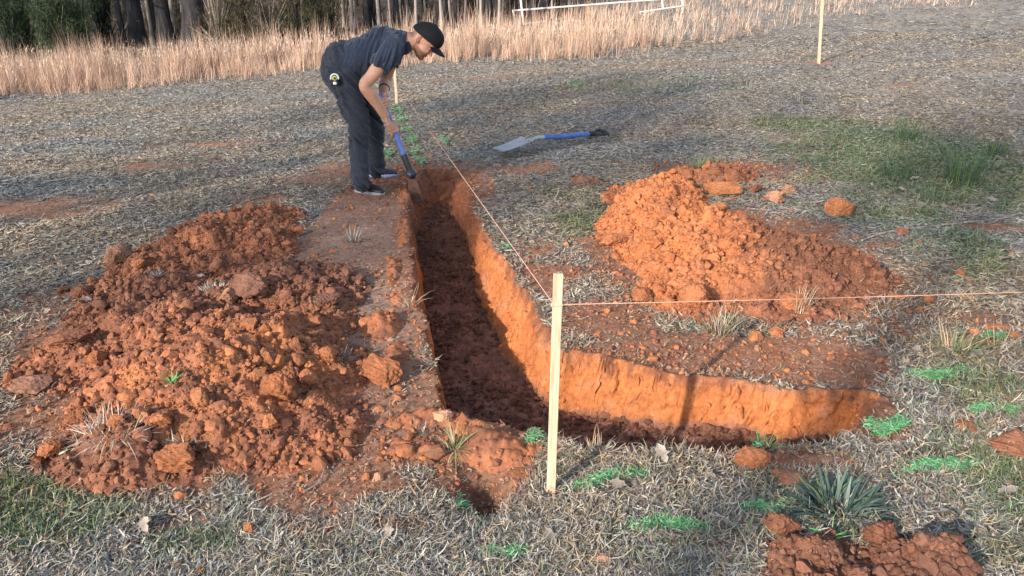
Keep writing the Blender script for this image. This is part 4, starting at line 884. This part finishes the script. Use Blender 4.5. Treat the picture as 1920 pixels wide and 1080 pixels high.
M_steel = flat_mat('grey_steel', (.40, .42, .45), .5, .15, 24, .15, .001, metal=.45)
M_dsteel = flat_mat('dark_painted_steel', (.035, .045, .075), .5, .3, 24, .2, .001, metal=.3)
M_mud = flat_mat('muddy_steel', (.10, .048, .03), .85, .35, 40, .5, .003)
M_yel = flat_mat('yellow_plastic', (.62, .60, .10), .45, .1, 40, .05)
M_wht = flat_mat('white_plastic', (.70, .72, .72), .45, .06, 40, .05)
def Pm(px, py, dy=0.0): return PY(px, py, YM+dy)
man = empty('person', G(700, 352), 'man in black cap, navy T-shirt and dark trousers bending to dig with a mattock', 'person')
FN = Pm(700, 352)
# head frame from the ear
ear = Pm(784, 76, -.075); hf = Vector((.66, -.10, -.75)).normalized(); hu = Vector((.75, -.02, .66)); hu = (hu-hf*hu.dot(hf)).normalized(); hs = hf.cross(hu)   # hs points to camera side or away
if hs.y > 0: hs = -hs
AX = (hf, hs, hu)
ec = ear-hs*.075
def hp(f, s, u): return ec+hf*f+hs*s+hu*u
def arm(sh, el, wr, r):
    p, q = smoothpath([sh, sh.lerp(el, .35), sh.lerp(el, .75), el, el.lerp(wr, .28), el.lerp(wr, .65), wr], [r*1.12, r*1.15, r*.98, r*.90, r*1.0, r*.80, (r*.56, r*.70)]); return tube(p, q, 18)
def finger(pts, r0, r1):
    p, q = smoothpath(pts, list(np.linspace(r0, r1, len(pts))), 4); return tube(p, q, 10)
def grip(hc, a, wrist, r=.0285, sense=1):
    "a hand closed round an axis a at hc, coming from the wrist"
    a = a.normalized(); n = (wrist-hc); n = (n-a*n.dot(a)).normalized(); b = a.cross(n)*sense; out = []
    knk = hc+n*(r+.006); out.append(tube([wrist, wrist.lerp(knk, .5)+n*.006, knk], [(.026, .020), (.036, .018), (.040, .015)], 16, a))
    lens = (235, 250, 242, 215)
    for i in range(4):
        c = hc+a*((i-1.5)*.0215); pts = [c+n*(r+.004)-b*.010]
        for ang in np.linspace(25, lens[i], 7): t = math.radians(ang); rr = r-.003*(ang/250); pts.append(c+n*(rr*math.cos(t))+b*(rr*math.sin(t)))
        out.append(finger(pts, .0098, .0078))
    c = hc+a*(1.5*.0215+.018); pts = [wrist.lerp(c, .45)+n*.012-b*.016, c+n*(r*.7)-b*(r*.75)]
    for ang in (75, 110, 150): t = math.radians(ang); pts.append(c-a*.006*(ang/75)+n*(r*math.cos(t))-b*(r*math.sin(t)))
    out.append(finger(pts, .0125, .0088)); return out
hTop = Pm(714.5, 182, -.02); hBot = Pm(768, 318, -.05); hax = (hBot-hTop).normalized()
hcN = hTop.lerp(hBot, .405); hcF = hTop.lerp(hBot, .085)
shN = Pm(733, 96, -.17); elN = Pm(684, 160, -.25); wrN = Pm(722, 217, -.13)
shF = Pm(740, 92, .17); elF = Pm(722, 152, .27); wrF = Pm(719, 178, .05)
B_ = []
B_ += [tube(*smoothpath([Pm(645, 132), Pm(668, 116), Pm(700, 100), Pm(730, 86), Pm(748, 78)], [(.155, .12), (.14, .105), (.155, .115), (.17, .11), (.10, .075)]), 24)]
B_ += [tube(*smoothpath([Pm(742, 84), Pm(760, 78), hp(-.025, 0, -.03), hp(0, 0, .02)], [(.085, .07), (.062, .062), (.06, .062), (.055, .06)]), 18)]
# head
B_ += [ball(hp(.012, 0, .055), (.098, .077, .098), AX, 4), ball(hp(.050, 0, -.015), (.060, .062, .075), AX, 4), ball(hp(.062, 0, -.060), (.042, .046, .036), AX, 3), ball(hp(.088, 0, -.078), (.022, .026, .020), AX, 3),
       ball(hp(.088, 0, .040), (.022, .052, .018), AX, 3), ball(hp(.086, .030, -.005), (.02, .018, .018), AX, 3), ball(hp(.086, -.030, -.005), (.02, .018, .018), AX, 3),
       tube([hp(.098, 0, .030), hp(.112, 0, .008), hp(.124, 0, -.012)], [(.009, .008), (.011, .010), (.015, .012)], 10, hs), ball(hp(.102, 0, -.038), (.012, .024, .007), AX, 2), ball(hp(.100, 0, -.050), (.012, .021, .008), AX, 2),
       ball(hp(.088, .030, .020), (.014, .015, .012), AX, 2), ball(hp(.088, -.030, .020), (.014, .015, .012), AX, 2)]
for s in (1, -1): B_ += [tube([hp(-.004, s*.076, .030), hp(-.016, s*.084, .022), hp(-.018, s*.084, .0), hp(-.006, s*.079, -.022)], [.009, .008, .008, .009], 8), ball(hp(-.006, s*.076, .002), (.012, .006, .022), AX, 2)]
B_ += [arm(shN, elN, wrN, .047), arm(shF, elF, wrF, .045)] + grip(hcN, hax, wrN, sense=-1) + grip(hcF, hax, wrF, sense=1)
hipN = Pm(646, 146, -.095); hipF = Pm(652, 148, .095); knN = Pm(671, 232, -.14); anN = Pm(676, 338, -.20); knF = Pm(699, 236, .14); anF = Pm(706, 314, .21)
def leg(h, k, a, g=.72): p, q = smoothpath([h, h.lerp(k, .5), k, k.lerp(a, .35), a], [(.082*g, .085*g), (.074*g, .078*g), .058*g, .058*g, .042*g]); return tube(p, q, 18)
B_ += [leg(hipN, knN, anN), leg(hipF, knF, anF), ball(Pm(640, 134), (.085, .12, .10))]
def skincol(co):
    rel = co-np.array(tuple(ec)); f = rel@np.array(tuple(hf)); s = rel@np.array(tuple(hs)); u = rel@np.array(tuple(hu)); r = np.linalg.norm(rel, axis=1)
    c = np.tile(np.array([.56, .30, .205]), (len(co), 1)); ishead = (r < .19)
    beard = sstep(-.020, -.038, u)*sstep(-.01, .03, f)*ishead*(u > -.14); c = lerp(c, np.array([.13, .075, .052]), beard*.75)
    hair = sstep(-.035, -.05, f)*sstep(-.05, -.01, u)*ishead; c = lerp(c, np.array([.16, .10, .07]), hair*.7)
    brow = (sstep(.045, .038, np.abs(s))*sstep(.012, .018, np.abs(s))*sstep(.026, .03, u)*sstep(.044, .04, u)*(f > .08))*ishead; c = lerp(c, np.array([.08, .05, .04]), brow*.8)
    eye = (np.hypot(np.abs(s)-.030, u-.019) < .009)*(f > .08)*ishead; c = lerp(c, np.array([.05, .035, .03]), eye*.9)
    lips = (np.abs(s) < .022)*(np.abs(u+.044) < .010)*(f > .09)*ishead; return lerp(c, np.array([.40, .15, .12]), lips*.6)
solid('body', B_, M_skin, man, voxel=.0034, it=4, colf=skincol)
def folds(amp, sc, dirv=(0, 0, 1), seed=0, extra=None):
    d = np.array(dirv, float); d /= np.linalg.norm(d)
    def f(co, no):
        a = co@d; x = co[:, 0]*sc+a*sc*1.4; y = co[:, 1]*sc*.8+a*sc*.6
        r = 1-np.abs(fbm(x, y, 500+seed, 3))*2.4; w = fbm(co[:, 0]*sc*.6+9, co[:, 2]*sc*.6, 510+seed, 2)
        o = co+no*((r-.5)*amp*(1+w))[:, None]
        return extra(o, co, no) if extra else o
    return f
# T-shirt
SH = [tube(*smoothpath([Pm(640, 122), Pm(662, 116), Pm(692, 105), Pm(718, 93), Pm(739, 84), Pm(752, 80)], [(.165, .115), (.165, .145), (.180, .150), (.195, .140), (.185, .125), (.10, .085)]), 28),
      tube(*smoothpath([Pm(700, 130), Pm(676, 142), Pm(668, 146)], [(.13, .06), (.13, .055), (.12, .03)]), 18), ball(Pm(716, 72), (.10, .15, .09))]
for sh, el in ((shN, elN), (shF, elF)):
    k = .50 if sh is shN else .42; SH += [tube(*smoothpath([Pm(735, 84, (sh.y-YM)*.45), sh, sh.lerp(el, k*.6), sh.lerp(el, k)], [(.09, .09), .077, .073, .070]), 20, cap=False)]
o = solid('t_shirt', SH, M_shirt, man, voxel=.007, it=7, deform=folds(.016, 8, (.8, 0, -.5), 1)); o.data.name = 't_shirt'
# trousers
TRO = []
def tleg(h, k, a, hem): 
    p, q = smoothpath([h, h.lerp(k, .45), k, k.lerp(a, .4), k.lerp(a, .8), hem], [(.102, .112), (.092, .096), (.078, .078), (.068, .070), (.063, .066), (.064, .068)]); return tube(p, q, 24)
TRO += [tleg(hipN, knN, anN, Pm(678, 343, -.20)), tleg(hipF, knF, anF, Pm(706, 319, .21)), tube(*smoothpath([Pm(640, 108), Pm(640, 128), Pm(648, 150)], [(.160, .118), (.178, .142), (.17, .128)]), 26), ball(Pm(629, 136), (.095, .145, .115))]
def cuffs(o, co, no):
    z = co[:, 2]; s = sstep(.42, .05, z); return o+no*(np.sin(z*95+co[:, 0]*14)*.0045*s)[:, None]
solid('trousers', TRO, M_trou, man, voxel=.007, it=5, deform=folds(.022, 9, (.3, .2, 1), 3, cuffs))
# cap
def capshell():
    V = []; F = []; nu, nv = 32, 14
    for j in range(nv+1):
        t = j/nv*math.radians(97)
        for i in range(nu):
            a = 2*math.pi*i/nu; rr = math.sin(t); x = math.cos(a)*rr*.119; y = math.sin(a)*rr*.094; z = math.cos(t)*.103*(1+.05*math.cos(a))
            if j == nv: x *= .98; y *= .98
            V.append(tuple(hp(.016+x, y, .056+z-.012*math.cos(a)*(1-rr)-.0+.020*math.cos(a)*rr)))
    for j in range(nv):
        for i in range(nu): F.append((j*nu+i, j*nu+(i+1) % nu, (j+1)*nu+(i+1) % nu, (j+1)*nu+i))
    c = len(V)
    V.append(tuple(hp(.016, 0, .05)));  [F.append((nv*nu+i, c, nv*nu+(i+1) % nu, c)) for i in range(nu)]
    return np.array(V), F
cp = solid('cap', [capshell(), ball(hp(.016, 0, .156), (.007, .007, .004), AX, 2)], M_black, man)
V = []; F = []; n1, n2 = 15, 8
for top in (0, 1):
    for i in range(n1):
        for j in range(n2):
            s = (i/(n1-1)-.5)*2; t = j/(n2-1); wdt = .074*(1-.12*t*t); lenv = .066*math.sqrt(max(0, 1-(s*.93)**2))+.012; fx = .034+.104*math.sqrt(max(0, 1-(s*.80)**2)); f_ = fx+lenv*t-.012
            V.append(tuple(hp(f_, s*wdt, .062+top*.004-.030*s*s-.010*t*t)))
for top in (0, 1):
    for i in range(n1-1):
        for j in range(n2-1): a = top*n1*n2+i*n2+j; F.append((a, a+1, a+n2+1, a+n2) if top else (a, a+n2, a+n2+1, a+1))
m_ = n1*n2
rim = [i*n2 for i in range(n1)]+[(n1-1)*n2+j for j in range(1, n2)]+[i*n2+n2-1 for i in range(n1-2, -1, -1)]+[j for j in range(n2-2, 0, -1)]
for i in range(len(rim)): a, b = rim[i], rim[(i+1) % len(rim)]; F.append((a, b, b+m_, a+m_))
br = solid('brim', [(np.array(V), F)], M_black, None); br.parent = cp; 
# shoes
def shoe(heel, toe, zb, w, solemat, label=None):
    d = (toe-heel); d.z = 0; L = d.length; d.normalize(); s = Vector((-d.y, d.x, 0)); U = []; Rr = []; S_ = []
    prof = [(.0, .040, .034), (.10, .058, .040), (.25, .062, .042), (.45, .050, .044), (.65, .038, .048), (.82, .030, .046), (.96, .022, .034)]
    up = [tube(*smoothpath([heel+d*L*t+Vector((0, 0, zb-heel.z+.018+h*.55)) for t, h, ww in prof], [(ww, h*.75) for t, h, ww in prof], 4), 18, s), tube([heel+d*.055+Vector((0, 0, zb-heel.z+.05)), heel+d*.05+Vector((0, 0, zb-heel.z+.12))], [(.040, .050), (.040, .050)], 16, s)]
    laces = [tube([heel+d*L*t+s*.022+Vector((0, 0, zb-heel.z+.018+h)), heel+d*L*t+Vector((0, 0, zb-heel.z+.026+h)), heel+d*L*t-s*.022+Vector((0, 0, zb-heel.z+.018+h))], [.003]*3, 6) for t, h in ((.38, .075), (.48, .068), (.57, .060))]
    o = solid('shoe', up, M_shoe, man, voxel=.006, it=4, label=label); sv = []
    V = []; F = []; n = 40
    for zz, k in ((0, .96), (.012, 1.02), (.026, 1.0)):
        for i in range(n):
            a = 2*math.pi*i/n; x = math.cos(a); t = (x+1)/2; ww = np.interp(t, [0, .12, .3, .5, .75, .92, 1], [.0, .034, .039, .036, .046, .036, .0])*k*1.06
            p = heel+d*(L*(t*1.04-.02))+s*(ww*np.sign(math.sin(a)) if abs(math.sin(a)) > 1e-6 else 0); V.append((p.x, p.y, zb+zz+.01*max(0, t-.8)*4*.5))
    for j in range(2):
        for i in range(n): F.append((j*n+i, j*n+(i+1) % n, (j+1)*n+(i+1) % n, (j+1)*n+i))
    F.append(tuple(range(n-1, -1, -1))); F.append(tuple(2*n+i for i in range(n)))
    so_ = solid('sole', [(np.array(V), F)], solemat, None); so_.parent = o; so_.matrix_parent_inverse = Matrix.Identity(4); lc = solid('laces', laces, M_black, None); lc.parent = o
    for q in (so_, lc): q.matrix_parent_inverse = Matrix.Identity(4)
    return o
br.matrix_parent_inverse = Matrix.Identity(4)
hN = Vector(G(664, 364)); tN = Vector(G(717, 372)); zb = float(H(np.array([hN.x+.1]), np.array([hN.y]))[0])+.004
tN = hN+(tN-hN).normalized()*.27; tN = hN+Vector((.245, -.10, 0)); shoe(hN+Vector((.0, .03, 0)), tN, zb, .1, M_sole)
hF = Vector(G(684, 334)); zb = float(H(np.array([hF.x+.1]), np.array([hF.y]))[0])+.004
shoe(hF, hF+Vector((.262, .03, 0)), zb, .1, flat_mat('blue_grey_rubber', (.26, .33, .50), .7, .1, 60, .1, .001))
# watch band on the far wrist
wq = elF.lerp(wrF, .55); fd = (wrF-elF).normalized(); s1 = fd.orthogonal().normalized(); s2 = fd.cross(s1)
solid('wristband', [tube([wq+s1*(.0315*math.cos(a))+s2*(.0315*math.sin(a)) for a in np.linspace(0, 6.2832, 25)], [(.011, .011)]*25, 8, cap=False)], M_black, man)
# clip-on tape measure at the hip
tc_ = Pm(628, 148, -.215); ty = Vector((0.1, -1, .15)).normalized(); tx = ty.cross(Vector((0, 0, 1))).normalized(); tz = tx.cross(ty)
tm = empty('tape_measure', tc_, 'small round white, yellow and black tape measure clipped to the back pocket of the digger', 'tape measure')
def disc(c, r, h, seg=24, e=1.0): return tube([c-ty*h, c-ty*h*.6, c+ty*h*.6, c+ty*h], [r*.86, r, r, r*.9], seg, tz, cap=False)
def dp(*a): return solid(*a)
dp('case', [disc(tc_, .028, .018), boxg(tc_-tz*.02, (.027, .026, .014), (tx, tz, ty), 1, .006)], M_blackp, tm)
dp('rim', [tube([tc_+ty*.016+tz*.006+tx*(.026*math.cos(a))+tz*(.026*math.sin(a)) for a in np.linspace(-.2, math.pi+.2, 18)], [.006]*18, 8)], M_wht, tm)
dp('dial', [disc(tc_+ty*.017+tz*.004, .016, .004)], M_yel, tm)
dp('hub', [disc(tc_+ty*.0215+tz*.004, .009, .004)], M_blackp, tm)
dp('hook', [boxg(tc_+ty*.016-tz*.030, (.012, .010, .006), (tx, tz, ty), 1, .002)], M_wht, tm)

# ------------------------------------------------------------------ mattock
mt = empty('mattock', hBot, 'mattock with blue handle held by the digger, its blade in the head of the trench', 'mattock')
solid('handle', [tube([hTop-hax*.005, hTop+hax*.01, hTop.lerp(hBot, .5), hTop.lerp(hBot, .86), hTop.lerp(hBot, .88)], [(.017, .021), (.015, .019), (.0155, .020), (.017, .023), (.017, .023)], 16)], M_blue, mt)
solid('sleeve', [tube([hTop.lerp(hBot, .80), hTop.lerp(hBot, .9), hBot+hax*.03], [(.020, .025), (.022, .024), (.024, .026)], 16)], M_blackp, mt)
ey = Pm(771.5, 326, -.06)
bd = Vector((.10, -.10, -1)).normalized(); sdv = Vector((1, .1, .08)).normalized()
solid('poll', [tube([ey+Vector((0, .05, 0)), ey, ey+Vector((0, -.035, .004))], [.030, .037, .034], 22, Vector((1, 0, 0)), cap=False), tube([ey+Vector((0, -.035, .004)), ey+Vector((0, -.040, .004))], [.034, .028], 22, Vector((1, 0, 0)))], M_dsteel, mt)
V = []; F = []; n = 9
for i in range(n):
    t = i/(n-1); c = ey+bd*(.02+.20*t)+Vector((.02*t*t, -.03*t, 0)); hw = .024+.030*t**.7; th = .016*(1-t)+.003; u = sdv.cross(bd).normalized()
    for (a, b) in ((-1, -1), (1, -1), (1, 1), (-1, 1)): V.append(tuple(c+sdv*hw*a+u*th*b))
for i in range(n-1):
    for k in range(4): F.append((i*4+k, i*4+(k+1) % 4, (i+1)*4+(k+1) % 4, (i+1)*4+k))
F += [(3, 2, 1, 0), tuple(4*(n-1)+k for k in range(4))]
solid('blade', [(np.array(V), F)], M_mud, mt, smooth=False)

# ------------------------------------------------------------------ shovel on the ground
sa = Vector(G(936, 296)); sb = Vector(G(1134, 262)); D = (sb-sa); D.z = 0; LEN = D.length; D.normalize(); S2 = Vector((-D.y, D.x, 0)); z0 = max(sa.z, sb.z)+.02
sv = empty('shovel', sa, 'square-bladed grey shovel with blue shaft and black grip lying on the grey thatch', 'shovel')
def sp(t, s, z): p = sa+D*t+S2*s; return (p.x, p.y, z0+z)
V = []; F = []; nu, nv = 12, 9; bl_ = .30; hw0 = .098
for top in (0, 1):
    for i in range(nu):
        for j in range(nv):
            t = i/(nu-1); s = (j/(nv-1)-.5)*2; w_ = hw0*(1-.06*(1-t)) * (1-.0*t); zz = .012+.050*t**1.5+.020*s*s*(.3+.7*t)-.003*top; V.append(sp(t*bl_-.012*s*s*(1-t)*1.0, s*w_, zz+.012))
for top in (0, 1):
    for i in range(nu-1):
        for j in range(nv-1): a = top*nu*nv+i*nv+j; F.append((a, a+nv, a+nv+1, a+1) if not top else (a, a+1, a+nv+1, a+nv))
m_ = nu*nv; rim = [i*nv for i in range(nu)]+[(nu-1)*nv+j for j in range(1, nv)]+[i*nv+nv-1 for i in range(nu-2, -1, -1)]+[j for j in range(nv-2, 0, -1)]
for i in range(len(rim)): a, b = rim[i], rim[(i+1) % len(rim)]; F.append((a, b, b+m_, a+m_))
bo = solid('blade', [(np.array(V), F)], M_steel, sv)
tr_ = solid('tread', [tube([Vector(sp(bl_, s, .088)) for s in (-.094, -.06, -.03)], [.007]*3, 8), tube([Vector(sp(bl_, s, .088)) for s in (.03, .06, .094)], [.007]*3, 8)], M_steel, None); tr_.parent = bo; tr_.matrix_parent_inverse = Matrix.Identity(4)
solid('socket', [tube([Vector(sp(bl_-.10, 0, .050)), Vector(sp(bl_+.02, 0, .078)), Vector(sp(bl_+.12, 0, .088)), Vector(sp(bl_+.20, 0, .082))], [(.034, .006), (.026, .016), (.019, .019), (.021, .021)], 14, S2)], M_steel, sv)
solid('shaft', [tube([Vector(sp(bl_+.19, 0, .083)), Vector(sp(bl_+.35, 0, .072)), Vector(sp(LEN-.18, 0, .055))], [.0225, .023, .0225], 16)], M_blue, sv)
g0 = LEN-.19
solid('grip', [tube([Vector(sp(g0, 0, .056)), Vector(sp(g0+.07, 0, .055))], [.026, .024], 14), tube(*smoothpath([Vector(sp(g0+.05, 0, .055)), Vector(sp(g0+.10, .052, .06)), Vector(sp(g0+.165, .062, .064))], [.017, .013, .014]), 12),
                tube(*smoothpath([Vector(sp(g0+.05, 0, .055)), Vector(sp(g0+.10, -.052, .05)), Vector(sp(g0+.165, -.062, .05))], [.017, .013, .014]), 12), tube([Vector(sp(g0+.172, .07, .065)), Vector(sp(g0+.178, 0, .062)), Vector(sp(g0+.172, -.07, .052))], [.016, .018, .016], 12)], M_blackp, sv)

# sticks and roots
def stick(pts, r, mat, label, name='stick'): solid(name, [tube(*smoothpath(pts, [r]*(len(pts)-1)+[r*.5], 4), 7)], mat, label=label, cat='stick')
def GZ(px, py, up=.012): p = G(px, py); return Vector((p[0], p[1], float(zmound_all(np.array([p[0]]), np.array([p[1]]))[0])+up))
stick([GZ(1615, 458), GZ(1650, 446), GZ(1690, 440)], .007, M_barkp, 'pale stick lying in the grass right of the orange heap')
stick([GZ(1022, 1032), GZ(1034, 1014), GZ(1046, 998)], .005, M_barkp, 'short pale splinter lying below the near stake')
stick([GZ(570, 925), GZ(600, 905), GZ(612, 870)], .003, M_barkp, 'thin bent twig at the front right foot of the left heap')
stick([GZ(1690, 440), GZ(1800, 425), GZ(1905, 408)], .004, M_barkp, 'long thin dry stem crossing the grass at the right')
